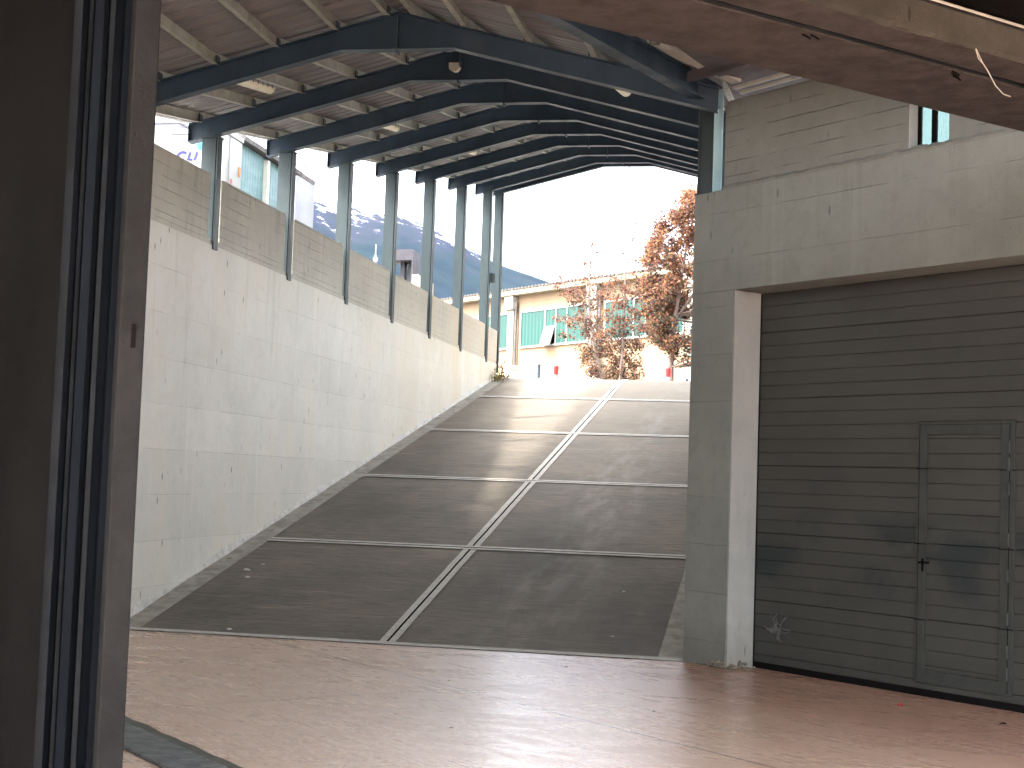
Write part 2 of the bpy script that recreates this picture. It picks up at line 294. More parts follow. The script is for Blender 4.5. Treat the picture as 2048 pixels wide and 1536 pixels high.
# ------------------------------------------------------------------ mesh helper
class MB:
    def __init__(s): s.v = []; s.f = []; s.mi = []
    def add(s, vs, fs, mi=0):
        o = len(s.v); s.v += [tuple(x) for x in vs]; s.f += [tuple(o + i for i in f) for f in fs]; s.mi += [mi] * len(fs); return s
    def box(s, x0, x1, y0, y1, z0, z1, mi=0):
        return s.obox(Vector(((x0 + x1) / 2, (y0 + y1) / 2, (z0 + z1) / 2)), Vector((1, 0, 0)), Vector((0, 1, 0)), Vector((0, 0, 1)), abs(x1 - x0), abs(y1 - y0), abs(z1 - z0), mi)
    def obox(s, c, a, b, d, la, lb, ld, mi=0):
        vs = [c + a * (la / 2 * i) + b * (lb / 2 * j) + d * (ld / 2 * k) for k in (-1, 1) for j in (-1, 1) for i in (-1, 1)]
        return s.add(vs, [(0, 2, 3, 1), (4, 5, 7, 6), (0, 1, 5, 4), (2, 6, 7, 3), (0, 4, 6, 2), (1, 3, 7, 5)], mi)
    def bar(s, A, B, wd, dp, up=Vector((0, 0, 1)), mi=0):
        A = Vector(A); B = Vector(B); a = (B - A); L = a.length; a.normalize(); b = up.cross(a).normalized(); d = a.cross(b)
        return s.obox((A + B) / 2, a, b, d, L, wd, dp, mi)
    def ibeam(s, A, B, depth, width, tf=0.012, tw=0.01, up=Vector((0, 0, 1))):
        A = Vector(A); B = Vector(B); a = (B - A).normalized(); b = up.cross(a).normalized(); d = a.cross(b)
        s.bar(A, B, tw, depth - 2 * tf, up)
        for k in (-1, 1):
            o = d * (k * (depth - tf) / 2); s.bar(A + o, B + o, width, tf, up)
        return s
    def prism(s, pts, off, mi=0):
        """pts: planar polygon (list of Vector), extruded by vector off"""
        n = len(pts); off = Vector(off); vs = list(pts) + [Vector(p) + off for p in pts]
        fs = [tuple(range(n))[::-1], tuple(range(n, 2 * n))] + [(i, (i + 1) % n, n + (i + 1) % n, n + i) for i in range(n)]
        return s.add(vs, fs, mi)
    def tube(s, pts, r, n=8, mi=0, cap=True):
        pts = [Vector(p) for p in pts]; rs = r if isinstance(r, (list, tuple)) else [r] * len(pts); rings = []
        for i, p in enumerate(pts):
            t = (pts[min(i + 1, len(pts) - 1)] - pts[max(i - 1, 0)]).normalized()
            q = t.cross(Vector((0.31, 0.17, 0.93))).normalized(); w_ = t.cross(q)
            rings.append([p + (q * math.cos(2 * math.pi * k / n) + w_ * math.sin(2 * math.pi * k / n)) * rs[i] for k in range(n)])
        vs = [v for rg in rings for v in rg]; fs = []
        for i in range(len(pts) - 1):
            for k in range(n): fs.append((i * n + k, i * n + (k + 1) % n, (i + 1) * n + (k + 1) % n, (i + 1) * n + k))
        if cap: fs += [tuple(range(n))[::-1], tuple(range((len(pts) - 1) * n, len(pts) * n))]
        return s.add(vs, fs, mi)
    def build(s, name, mats, parent=None, bevel=0.0, smooth=False, loc=None):
        me = bpy.data.meshes.new(name)
        base = Vector((0, 0, 0))
        if parent is not None:
            p = parent
            while p is not None: base += p.location; p = p.parent
        elif loc is not None: base = Vector(loc)
        me.from_pydata([tuple(Vector(v) - base) for v in s.v], [], s.f); me.validate()
        mats = mats if isinstance(mats, (list, tuple)) else [mats]
        for m in mats: me.materials.append(m)
        if len(mats) > 1:
            for p, i in zip(me.polygons, s.mi): p.material_index = i
        bm = bmesh.new(); bm.from_mesh(me); bmesh.ops.recalc_face_normals(bm, faces=bm.faces); bm.to_mesh(me); bm.free()
        if smooth:
            for p in me.polygons: p.use_smooth = True
        o = bpy.data.objects.new(name, me); col.objects.link(o)
        if parent is not None: o.parent = parent
        elif loc is not None: o.location = base
        if bevel:
            md = o.modifiers.new('bevel', 'BEVEL'); md.width = bevel; md.segments = 2; md.limit_method = 'ANGLE'
        return o

def tag(o, label=None, cat=None, group=None, kind=None):
    if label: o['label'] = label
    if cat: o['category'] = cat
    if group: o['group'] = group
    if kind: o['kind'] = kind
    return o
def thing(name, label, cat, loc, group=None):
    o = bpy.data.objects.new(name, None); col.objects.link(o); o.location = loc; o.empty_display_size = 0.2
    return tag(o, label, cat, group)
def struct(name, mb, m): return tag(mb.build(name, m), kind='structure')
def copy_thing(root, loc, label=None, group=None):
    r = root.copy(); col.objects.link(r); r.location = loc
    if label: r['label'] = label
    if group: r['group'] = group
    for ch in list(root.children):
        c = ch.copy(); col.objects.link(c); c.parent = r
        for g in ch.children:
            d = g.copy(); col.objects.link(d); d.parent = c
    return r
V = Vector

# ------------------------------------------------------------------ shared geometry
AZ = R(-47.0)
DW = V((math.sin(AZ), math.cos(AZ), 0)); NW = V((math.cos(AZ), -math.sin(AZ), 0)); P0 = V((-0.825, 13.176, 0))
def W(sv, off, z): return P0 - DW * sv + NW * off + V((0, 0, z))     # garage wall: sv to the right along it, off into it
XL = -6.5; Y0 = 13.42; SL = 0.2126; Y1 = 30.2; LEN = 3.0
GZ = 4.10                                                      # street / groove level
def rz(y):
    if y < Y0: return 0.0
    if y < Y1: return (y - Y0) * SL
    t = min(y - Y1, LEN); return (Y1 - Y0) * SL + SL * t - SL * t * t / (2 * LEN)
ZTOP = rz(99)

# ------------------------------------------------------------------ setting: floor, ramp, street, mountain
mb = MB(); mb.add([(-14, -9, 0), (14, -9, 0), (14, 13.30, 0), (-14, 13.30, 0)], [(0, 1, 2, 3)]); struct('floor', mb, M['floor'])
def ramp_sheet(x0, x1, dz, ya=Y0, yb=Y1 + LEN, wob=0.0):
    mb = MB(); ys = [ya + (yb - ya) * i / 120 for i in range(121)]; vs = []
    for y in ys:
        e = wob * noise.noise(V((y * 1.3, 3, 0)))
        vs += [(x0 + e, y, rz(y) + dz), (x1 + (e if wob < 0 else 0), y, rz(y) + dz)]
    mb.add(vs, [(2 * i, 2 * i + 1, 2 * i + 3, 2 * i + 2) for i in range(120)]); return mb
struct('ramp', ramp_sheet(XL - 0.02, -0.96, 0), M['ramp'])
struct('kerb_strip', ramp_sheet(XL, XL + 0.27, 0.006), M['kerbc'])
struct('kerb_strip', ramp_sheet(-1.22, -0.98, 0.006), M['kerbc'])
# foot strip with a dark gap before the floor
mb = MB(); vs = []; N = 160
for i in range(N + 1):
    x = XL + (XL * -1 - 0.99) * i / N; a = 0.012 * noise.noise(V((x * 2.2, 0, 0))) + 0.006 * noise.noise(V((x * 9, 0, 0)))
    vs += [(x, 13.33 + a, 0.012), (x, 13.45, 0.016)]
mb.add(vs, [(2 * i, 2 * i + 1, 2 * i + 3, 2 * i + 2) for i in range(N)])
vs2 = [v for i in range(N + 1) for v in ((vs[2 * i][0], vs[2 * i][1], 0.012), (vs[2 * i][0], vs[2 * i][1] + 0.002, -0.05))]
mb.add(vs2, [(2 * i, 2 * i + 2, 2 * i + 3, 2 * i + 1) for i in range(N)]); struct('ramp_foot_strip', mb, M['jointc'])
mb = MB(); mb.add([(XL - 2, 13.28, -0.03), (3, 13.28, -0.03), (3, 13.6, -0.03), (XL - 2, 13.6, -0.03)], [(0, 1, 2, 3)])
vs = []
for i in range(N + 1):
    x = XL + 5.51 * i / N; a = 0.018 * noise.noise(V((x * 1.7, 5, 0))) + 0.01 * noise.noise(V((x * 11, 5, 0)))
    vs += [(x, 13.285 + a, 0.004), (x, 13.34, 0.004)]
mb.add(vs, [(2 * i, 2 * i + 1, 2 * i + 3, 2 * i + 2) for i in range(N)]); struct('floor_gap', mb, M['black'])
# drainage joints of pale concrete with a dark slot: one lengthwise, four across
mb = MB()
def band(x0, x1, y0, y1, dz, mi):
    n = max(2, int((y1 - y0) / 0.25)); vs = []
    for i in range(n + 1):
        y = y0 + (y1 - y0) * i / n; e = 0.004 * noise.noise(V((x0 * 3, y * 4, 0)))
        vs += [(x0 + e, y, rz(y) + dz), (x1 + e, y, rz(y) + dz)]
    mb.add(vs, [(2 * i, 2 * i + 1, 2 * i + 3, 2 * i + 2) for i in range(n)], mi)
XC = -3.75
band(XC - 0.078, XC - 0.012, 13.44, 33, 0.010, 0); band(XC + 0.012, XC + 0.078, 13.44, 33, 0.010, 0); band(XC - 0.02, XC + 0.02, 13.40, 33, 0.006, 1)
def cross(y):
    for a, b, mi, dz in ((-0.08, -0.015, 0, 0.014), (0.015, 0.08, 0, 0.014), (-0.02, 0.02, 1, 0.0125)):
        n = 60; vs = []
        for i in range(n + 1):
            x = -6.23 + (6.23 - 1.22) * i / n; e = 0.006 * noise.noise(V((x * 4, y, 0)))
            for yy in (y + a + e, y + b + e): vs.append((x, yy, rz(yy) + dz))
        mb.add(vs, [(2 * i, 2 * i + 1, 2 * i + 3, 2 * i + 2) for i in range(n)], mi)
for y in (16.93, 20.72, 24.6, 28.4): cross(y)
struct('ramp_joints', mb, [M['jointc'], M['black']])
# street above, wrapping round the cut of the ramp
mb = MB()
for q in (((-400, 33.2), (400, 33.2), (400, 900), (-400, 900)),): mb.add([(x, y, ZTOP) for x, y in q], [(0, 1, 2, 3)])
mb.add([(-400, -300, ZTOP - .004), (-14, -300, ZTOP - .004), (-14, 33.2, ZTOP - .004), (-400, 33.2, ZTOP - .004)], [(0, 1, 2, 3)])
mb.add([(-14, 2.0, ZTOP - .004), (XL - 0.30, 2.0, ZTOP - .004), (XL - 0.30, 33.2, ZTOP - .004), (-14, 33.2, ZTOP - .004)], [(0, 1, 2, 3)])
mb.add([(-0.6, 14.2, ZTOP - .004), (400, 14.2, ZTOP - .004), (400, 33.2, ZTOP - .004), (-0.6, 33.2, ZTOP - .004)], [(0, 1, 2, 3)])
struct('street', mb, M['asphalt'])
mb = MB(); mb.add([(-12000, 900, ZTOP - .5), (12000, 900, ZTOP - .5), (12000, 12000, ZTOP - .5), (-12000, 12000, ZTOP - .5)], [(0, 1, 2, 3)]); struct('valley', mb, M['asphalt'])

# mountain: silhouette read as azimuth and rise, real distance about 5 km
prof = [(-34, .27), (-27, .235), (-22.5, .21), (-19.66, .1985), (-18.88, .192), (-17.7, .1825), (-16.5, .179), (-15.74, .177), (-14.76, .172), (-13.77, .1635), (-12.76, .1535), (-11.77, .1455), (-10.78, .1405), (-9.0, .131), (-6, .112), (-2, .085), (4, .05), (10, .03)]
def rise(a):
    for (a0, r0), (a1, r1) in zip(prof, prof[1:]):
        if a <= a1: t = (a - a0) / (a1 - a0); return r0 + (r1 - r0) * t
    return prof[-1][1]
mb = MB(); NA, NR = 330, 70; vs = []
for i in range(NA + 1):
    a = -34 + 44 * i / NA
    for j in range(NR + 1):
        t = j / NR; d = 2600 + 3000 * t
        pk = 5600 * rise(a) * 1.03
        g = t ** 1.15
        x = math.sin(R(a)) * d; y = math.cos(R(a)) * d
        nz = noise.fractal(V((x / 620, y / 620, 0)), 0.9, 2.1, 6) * 95 * math.sin(math.pi * min(1, t * 0.98)) ** 0.6 + noise.fractal(V((x / 90, y / 90, 3)), 0.8, 2.0, 3) * 9 * t
        z = ZTOP - 20 + (pk + CAMH) * g + nz * (1 - 0.85 * t)
        vs.append((x, y, z))
fs = [(i * (NR + 1) + j, (i + 1) * (NR + 1) + j, (i + 1) * (NR + 1) + j + 1, i * (NR + 1) + j + 1) for i in range(NA) for j in range(NR)]
n0 = len(vs)
for i in range(NA + 1):
    a = -34 + 44 * i / NA; vs.append((math.sin(R(a)) * 9000, math.cos(R(a)) * 9000, 0))
for i in range(NA): fs.append((i * (NR + 1) + NR, (i + 1) * (NR + 1) + NR, n0 + i + 1, n0 + i))
mb.add(vs, fs); o = struct('mountain', mb, M['mount'])
for p in o.data.polygons: p.use_smooth = True

# ------------------------------------------------------------------ left retaining wall
FY = [13.0, 15.45, 17.9, 20.35, 22.8, 25.25, 27.7, 30.1, 31.3]
wl = thing('retaining_wall', 'long pale painted concrete retaining wall rising along the left side of the ramp', 'wall', (XL, 13.3, 0))
mb = MB(); mb.box(XL - 0.35, XL, 3.0, 31.22, -0.1, GZ - 0.03); mb.build('lower_wall', M['wall'], wl, bevel=0.008)
mb = MB(); mb.box(XL - 0.33, XL - 0.012, 3.0, 31.2, GZ - 0.03, GZ + 0.025); mb.build('ledge', M['parapet'], wl)
ys = [(3.0, 12.88)] + [(FY[i] + 0.165, FY[i + 1] - 0.17) for i in range(0, 7)] + [(30.28, 31.2)]
for a, b in ys:
    mb = MB(); zt = 4.85 - max(0, (a - 20)) * 0.006; r_ = 0.045
    pts = [V((XL - 0.005, a, GZ + 0.025)), V((XL - 0.005, b, GZ + 0.025))]
    pts += [V((XL - 0.005, b - r_ + r_ * math.cos(t), zt - r_ + r_ * math.sin(t))) for t in (0, R(30), R(60), R(90))]
    pts += [V((XL - 0.005, a, zt))]
    mb.prism(pts, (-0.14, 0, 0)); mb.build('parapet_panel', M['parapet'], wl, bevel=0.006)
# ragged plaster left along the foot
mb = MB(); vs = []; n = 520
for i in range(n + 1):
    y = 13.5 + 17.6 * i / n; q = noise.fractal(V((y * 0.9, 2, 0)), 0.7, 2.2, 5); h = max(0.012, 0.05 + 0.075 * q + 0.025 * noise.noise(V((y * 14, 0, 0))))
    th = 0.012 + 0.02 * max(0, q) + 0.006 * noise.noise(V((y * 22, 7, 0)))
    z = rz(y); vs += [(XL + th + 0.012, y, z + 0.004), (XL + th, y, z + h * 0.7), (XL + 0.001, y, z + h)]
mb.add(vs, [(3 * i + k, 3 * i + k + 1, 3 * i + k + 4, 3 * i + k + 3) for i in range(n) for k in (0, 1)]); mb.build('plaster_patch', M['plaster'], wl)

# ------------------------------------------------------------------ garage wall with the sectional door
gw = thing('garage_wall', 'grey board-marked concrete wall framing the dark sectional garage door', 'wall', W(-0.226, 0, 0))
S0, S1 = 0.312, 4.6
mb = MB(); U = -DW
def wbox(mb, s0, s1, o0, o1, z0, z1, mi=0): return mb.obox(W((s0 + s1) / 2, (o0 + o1) / 2, (z0 + z1) / 2), U, NW, V((0, 0, 1)), s1 - s0, o1 - o0, z1 - z0, mi)
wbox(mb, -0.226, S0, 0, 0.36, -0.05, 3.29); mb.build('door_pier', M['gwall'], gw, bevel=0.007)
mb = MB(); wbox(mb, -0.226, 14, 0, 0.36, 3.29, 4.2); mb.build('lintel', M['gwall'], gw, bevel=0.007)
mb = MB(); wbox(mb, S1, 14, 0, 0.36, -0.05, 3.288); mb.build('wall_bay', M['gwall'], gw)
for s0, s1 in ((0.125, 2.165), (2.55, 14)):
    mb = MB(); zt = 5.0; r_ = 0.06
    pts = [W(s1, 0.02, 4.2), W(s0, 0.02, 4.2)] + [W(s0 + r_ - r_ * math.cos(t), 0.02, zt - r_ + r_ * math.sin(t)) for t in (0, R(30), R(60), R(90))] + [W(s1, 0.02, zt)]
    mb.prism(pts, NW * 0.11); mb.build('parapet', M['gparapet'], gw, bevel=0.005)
mb = MB(); wbox(mb, S0, S0 + 0.006, 0.012, 0.325, 0.0, 3.285); mb.build('lit_jamb_face', M['jamb'], gw)  # face made paler than the wall for the light it catches
mb = MB(); wbox(mb, 2.165, 2.170, 0.03, 0.128, 4.23, 4.97); mb.build('lit_slot_jamb', M['jamb'], gw)  # pale slab stands for the sky-lit side of the slot
# rough mortar bead in the construction joint
mb = MB(); vs = []; n = 260
for i in range(n + 1):
    sv = 0.13 + 3.6 * i / n; q = 0.012 * noise.noise(V((sv * 9, 1, 0))) + 0.006 * noise.noise(V((sv * 31, 1, 0)))
    vs += [W(sv, 0.004, 4.198), W(sv, -0.006 + q, 4.215 + q), W(sv, 0.018, 4.245 + 1.4 * q)]
mb.add(vs, [(3 * i + k, 3 * i + k + 1, 3 * i + k + 4, 3 * i + k + 3) for i in range(n) for k in (0, 1)]); mb.build('joint_mortar', M['gparapet'], gw)
# side wall of the ramp, going up behind the corner
mb = MB(); mb.box(-0.985, -0.66, 13.56, 31.2, -0.05, GZ); mb.build('side_wall', M['wall'], gw)
# crumbled base
bm_pts = MB()
for k in range(70):
    t = random.random(); sv = 0.30 + random.gauss(0, 0.13); sv = max(-0.2, min(0.52, sv)); o_ = -abs(random.gauss(0, 0.022)) if sv < 0.3 else random.uniform(-0.03, 0.2)
    r_ = random.uniform(0.008, 0.03) * (1.3 if abs(sv - 0.28) < 0.12 else 0.6); c_ = W(sv, o_, r_ * random.uniform(0.3, 1.6))
    q = [V((random.gauss(0, 1), random.gauss(0, 1), random.gauss(0, 1))).normalized() for _ in range(3)]
    vs = [c_ + r_ * V(d) * random.uniform(.7, 1.2) for d in ((1, 0, 0), (-1, 0, 0), (0, 1, 0), (0, -1, 0), (0, 0, .8), (0, 0, -.8))]
    bm_pts.add(vs, [(0, 2, 4), (2, 1, 4), (1, 3, 4), (3, 0, 4), (2, 0, 5), (1, 2, 5), (3, 1, 5), (0, 3, 5)])
bm_pts.build('crumbled_base', M['rubble'], gw)
# door: stacked ribs with real grooves, section joints, wicket door
dr = bpy.data.objects.new('garage_door', None); col.objects.link(dr); dr.parent = gw
WS0, WS1, WZ0, WZ1 = 2.06, 2.95, 0.10, 2.125        # wicket outer frame
RIB = 0.1172
def ribs(mb, s0, s1, z0, z1, off):
    k = math.floor(z0 / RIB); 
    while k * RIB < z1:
        a = max(z0, k * RIB); b = min(z1, (k + 1) * RIB)
        if b - a > 0.012:
            sec = (k % 5 == 0)
            g = 0.0025 if sec else 0.0
            prof_ = [(0.007 + (0.003 if sec else 0), a + g * 0.6), (0.0, a + g + 0.008), (0.0, b - 0.004), (0.004, b)]
            vs = []
            for ov, zz in prof_: vs += [W(s0, off + ov, zz), W(s1, off + ov, zz)]
            mb.add(vs, [(0, 1, 3, 2), (2, 3, 5, 4), (4, 5, 7, 6)])
        k += 1
    vs = [W(s0, off + 0.022, z0), W(s1, off + 0.022, z0), W(s1, off + 0.022, z1), W(s0, off + 0.022, z1)]; mb.add(vs, [(0, 1, 2, 3)])
mb = MB()
for s0, s1, z0, z1 in ((S0 + 0.004, WS0, 0.02, 3.288), (WS1, S1 - 0.004, 0.02, 3.288), (WS0, WS1, WZ1, 3.288), (WS0, WS1, 0.02, WZ0)): ribs(mb, s0, s1, z0, z1, 0.335)
mb.build('door_panels', M['door'], dr)
mb = MB(); wbox(mb, S0, S1, 0.328, 0.36, 0.0, 0.055); mb.build('bottom_seal', M['black'], dr)
mb = MB()
for s0, s1, z0, z1 in ((WS0, WS0 + 0.09, WZ0, WZ1), (WS1 - 0.12, WS1, WZ0, WZ1), (WS0 + 0.09, WS1 - 0.12, WZ1 - 0.10, WZ1), (WS0 + 0.09, WS1 - 0.12, WZ0, WZ0 + 0.10)): wbox(mb, s0, s1, 0.322, 0.345, z0, z1)
mb.build('wicket_frame', M['doorf'], dr, bevel=0.003)
mb = MB(); ribs(mb, WS0 + 0.09, WS1 - 0.12, WZ0 + 0.10, WZ1 - 0.10, 0.338)
mb.build('wicket_door', M['door'], dr)
mb = MB()
for z0 in (0.586, 1.172, 1.758):
    wbox(mb, WS0 - 0.004, WS0 + 0.10, 0.3195, 0.330, z0 - 0.004, z0 + 0.004); wbox(mb, WS1 - 0.125, WS1 + 0.004, 0.3195, 0.330, z0 - 0.004, z0 + 0.004)
wbox(mb, WS0 + 0.022, WS0 + 0.026, 0.3205, 0.33, WZ0 + .02, WZ1 - .02); wbox(mb, WS1 - 0.045, WS1 - 0.039, 0.3205, 0.33, WZ0 + .02, WZ1 - .02); wbox(mb, WS0 + 0.03, WS1 - 0.045, 0.3205, 0.33, WZ1 - 0.026, WZ1 - 0.022)
mb.build('wicket_gap', M['black'], dr)
for z0 in (1.93, 1.80, 1.62, 1.24, 0.98, 0.66, 0.42, 0.26):
    mb = MB(); mb.tube([W(WS1 - 0.042, 0.312, z0 - 0.045), W(WS1 - 0.042, 0.312, z0 + 0.045)], 0.009, 8); wbox(mb, WS1 - 0.065, WS1 - 0.02, 0.318, 0.3215, z0 - 0.05, z0 + 0.05); mb.build('hinge', M['doorf'], dr)
mb = MB(); wbox(mb, WS0 + 0.060, WS0 + 0.080, 0.317, 0.322, 0.96, 1.06); mb.tube([W(WS0 + 0.07, 0.322, 1.03), W(WS0 + 0.07, 0.275, 1.03), W(WS0 + 0.09, 0.27, 1.03), W(WS0 + 0.17, 0.27, 1.032)], 0.008, 8); mb.build('handle', M['black'], dr)
mb = MB(); wbox(mb, S0 - 0.002, S0 + 0.012, 0.325, 0.36, 0.05, 3.28); mb.build('side_seal', M['black'], dr)
# small box and scraps of film beside the door
sb = thing('sensor_box', 'small black sensor box at the door jamb near the floor', 'sensor', W(0.29, 0.30, 0.5))
mb = MB(); wbox(mb, 0.262, 0.310, 0.27, 0.318, 0.52, 0.645); mb.build('box', M['black'], sb, bevel=0.004)
mb = MB(); mb.tube([W(0.29, 0.26, 0.52), W(0.25, 0.22, 0.50), W(0.22, 0.16, 0.515), W(0.2, 0.12, 0.53)], 0.0025, 5); mb.build('loose_wire', M['cable'], sb)
mb = MB(); cc = W(0.62, 0.325, 0.36)
for k in range(26):
    a = random.uniform(0, 6.28); L = random.uniform(0.05, 0.17); b = random.uniform(-0.5, 0.5)
    d = U * math.cos(a) + V((0, 0, 1)) * math.sin(a) * 0.7; p0 = cc + U * random.uniform(-.05, .05) + V((0, 0, random.uniform(-.04, .04))); wd = random.uniform(0.002, 0.008)
    side = d.cross(NW).normalized() * wd
    pts = [p0 + d * (L * t) - NW * (0.008 + 0.03 * math.sin(3.1 * t)) + side.normalized() * (b * 0.05 * t * t) for t in (0, .33, .66, 1)]
    vs = [v for p in pts for v in (p - side, p + side)]; mb.add(vs, [(0, 1, 3, 2), (2, 3, 5, 4), (4, 5, 7, 6)])
tag(mb.build('torn_film', M['plastic'], loc=cc), 'shredded grey plastic scrap stuck low on the garage door', 'scrap')
wd = MB(); wd.tube([W(0.72, 0.33, 0.50), W(0.66, 0.31, 0.45), W(0.60, 0.318, 0.42), W(0.5, 0.325, 0.45)], 0.0022, 5)
# the slot in the upper wall with its teal post
pg = thing('slot_window', 'narrow slot window with pale cyan panes in the upper concrete wall', 'window', W(2.36, 0.19, 4.2))
mb = MB(); wbox(mb, 2.148, 2.188, 0.135, 0.165, 4.205, 5.0); wbox(mb, 2.298, 2.336, 0.135, 0.165, 4.205, 5.0); wbox(mb, 2.19, 2.56, 0.138, 0.162, 4.19, 4.222); mb.build('frame', M['black'], pg)
mb = MB(); wbox(mb, 2.188, 2.298, 0.148, 0.154, 4.222, 5.0); mb.build('pane', M['cpane'], pg)
mb = MB(); wbox(mb, 2.336, 2.56, 0.148, 0.154, 4.222, 5.0); mb.build('pane', M['cpane'], pg)

# ------------------------------------------------------------------ canopy
def zb(x, y):           # underside of the rafters
    z0 = 5.338 + 0.1585 * (max(y, 13.0) - 15.45);       # the bay nearest the viewer is level
    xx = x if x <= -3.75 else -7.5 - x
    return z0 + 0.258 * (xx + 6.48)
cn = thing('canopy', 'teal steel portal canopy with ribbed roof climbing over the ramp', 'canopy', (-3.75, 13.0, 4.1))
DP = 0.20
XP = [-6.76, -6.13, -5.55, -4.95, -4.37, -3.88, -3.62, -3.14, -2.52, -1.92, -1.32, -0.74]
def rafter(y, xr):
    mb = MB(); q = lambda x, dz=0.0: V((x, y, zb(x, y) + dz))
    top = [V((-6.85, y, zb(-6.85, y) + DP)), V((-3.75, y, zb(-3.75, y) + DP)), V((xr, y, zb(xr, y) + DP))]
    bot = [V((-6.85, y, zb(-6.85, y))), q(-4.29), V((-3.2, y, zb(-4.29, y) - 0.004)), V((xr, y, zb(xr, y)))]
    off = V((0, 0.010, 0)); sh = V((0, -0.005, 0))
    mb.prism([p + sh for p in bot] + [p + sh for p in top[::-1]], off)
    for A, B in zip(bot, bot[1:]):
        mb.bar(A + V((0, 0, -0.004)), B + V((0, 0, -0.004)), 0.115, 0.011)
    for A, B in zip(top, top[1:]): mb.bar(A, B, 0.115, 0.011)
    mb.obox(V((-6.852, y, zb(-6.85, y) + DP / 2)), V((0, 1, 0)), V((0, 0, 1)), V((1, 0, 0)), 0.11, DP, 0.008)
    for x in XP:
        z = zb(x, y) + DP; sx = 0.03 if x < -3.75 else -0.03
        if x > xr: continue
        mb.obox(V((x + sx, y, z + 0.05)), V((1, 0, 0)), V((0, 1, 0)), V((0, 0, 1)), 0.008, 0.09, 0.10)
    # end plates at the ridge splice
    mb.obox(V((-3.75, y, zb(-4.29, y) + 0.13)), V((0, 1, 0)), V((0, 0, 1)), V((1, 0, 0)), 0.11, 0.34, 0.016)
    return mb.build('rafter', M['steel'], cn)
for i, y in enumerate(FY):
    rafter(y, -0.78 if i == 0 else -0.66)
    mb = MB(); zl = 4.02 if i < 8 else ZTOP; zh = zb(-6.6, y); mb.box(-6.68, -6.512, y - 0.052, y + 0.052, zl, zh); mb.box(-6.512, -6.497, y - 0.03, y + 0.03, zl, zh); mb.box(-6.497, -6.482, y - 0.062, y + 0.062, zl, zh)
    mb.obox(V((-6.58, y, zb(-6.6, y) - 0.012)), V((1, 0, 0)), V((0, 1, 0)), V((0, 0, 1)), 0.22, 0.15, 0.014)
    mb.build('post', M['post'], cn)
    if i:
        mb = MB(); mb.ibeam((-0.84, y, GZ), (-0.84, y, zb(-0.84, y)), 0.20, 0.16, 0.011, 0.009, up=V((1, 0, 0))); mb.build('post', M['post'], cn)
# corner post on the garage pier, its daylit side painted as a paler strip
mb = MB(); mb.ibeam((-0.905, 13.42, 4.2), (-0.905, 13.42, 5.13), 0.14, 0.14, 0.011, 0.010, up=V((1, 0, 0))); mb.obox(V((-0.90, 13.42, 4.206)), V((1, 0, 0)), V((0, 1, 0)), V((0, 0, 1)), 0.19, 0.17, 0.012)
for dx in (-0.05, 0.05): mb.tube([(-0.9 + dx, 13.37, 4.2), (-0.9 + dx, 13.37, 4.24)], 0.008, 6)
mb.build('corner_post', M['post'], cn)
mb = MB(); mb.obox(V((-0.792, 13.33, 4.69)), V((1, 0, 0)), V((0, 1, 0)), V((0, 0, 1)), 0.08, 0.02, 0.97); mb.build('lit_post_strip', M['cyan'], cn)
# purlins
XP = [-6.76, -6.13, -5.55, -4.95, -4.37, -3.88, -3.62, -3.14, -2.52, -1.92, -1.32, -0.74]
YA, YB = 9.2, 31.5
for x in XP:
    mb = MB()
    yst = YA if x < -2.4 else min(12.98, 13.42 - (-0.80 - x) * 2.55 + 0.05)       # stops at the diagonal trimmer
    for ya, yb in ((yst, 13.0), (13.0, YB)):
        A = V((x, ya, zb(x, ya) + DP + 0.065)); B = V((x, yb, zb(x, yb) + DP + 0.065))
        mb.bar(A, B, 0.008, 0.12); mb.bar(A + V((0.022, 0, -0.056)), B + V((0.022, 0, -0.056)), 0.052, 0.008); mb.bar(A + V((-0.018, 0, 0.056)), B + V((-0.018, 0, 0.056)), 0.045, 0.008)
    mb.build('purlin', M['purlin'], cn)
    
# corrugated sheet
def sheet(xa, xb, name):
    mb = MB(); p = 0.25; ys_ = []; y = YA - 0.05
    while y < YB + 0.1:
        ys_ += [(y, 0), (y + 0.035, 0.038), (y + 0.085, 0.038), (y + 0.12, 0), (y + 0.160, 0.0), (y + 0.165, 0.006), (y + 0.205, 0.006), (y + 0.21, 0)]; y += p
    vs = []
    for yy, dz in ys_:
        for x in (xa, xb):
            z0 = zb(x, yy) + DP + 0.128 + dz; vs.append((x, yy, z0))
    mb.add(vs, [(2 * i, 2 * i + 1, 2 * i + 3, 2 * i + 2) for i in range(len(ys_) - 1)]); return mb.build(name, M['sheet'], cn)
sheet(-6.98, -3.75, 'roof_sheet'); sheet(-3.75, -0.56, 'roof_sheet')
mb = MB()
for ya, yb in ((YA, 13.0), (13.0, YB)):
    A = V((-6.93, ya, zb(-6.93, ya) + 0.27)); B = V((-6.93, yb, zb(-6.93, yb) + 0.27)); mb.bar(A, B, 0.11, 0.012); mb.bar(A + V((.055, 0, .03)), B + V((.055, 0, .03)), 0.008, 0.07); mb.bar(A + V((-.055, 0, .03)), B + V((-.055, 0, .03)), 0.008, 0.07)
mb.build('gutter', M['sheet'], cn)
# diagonal trimmer at the near corner
mb = MB(); mb.ibeam((-0.80, 13.42, 5.10), (-2.45, 9.21, 5.10), 0.20, 0.12, 0.012, 0.010); mb.build('trimmer_beam', M['steel'], cn)
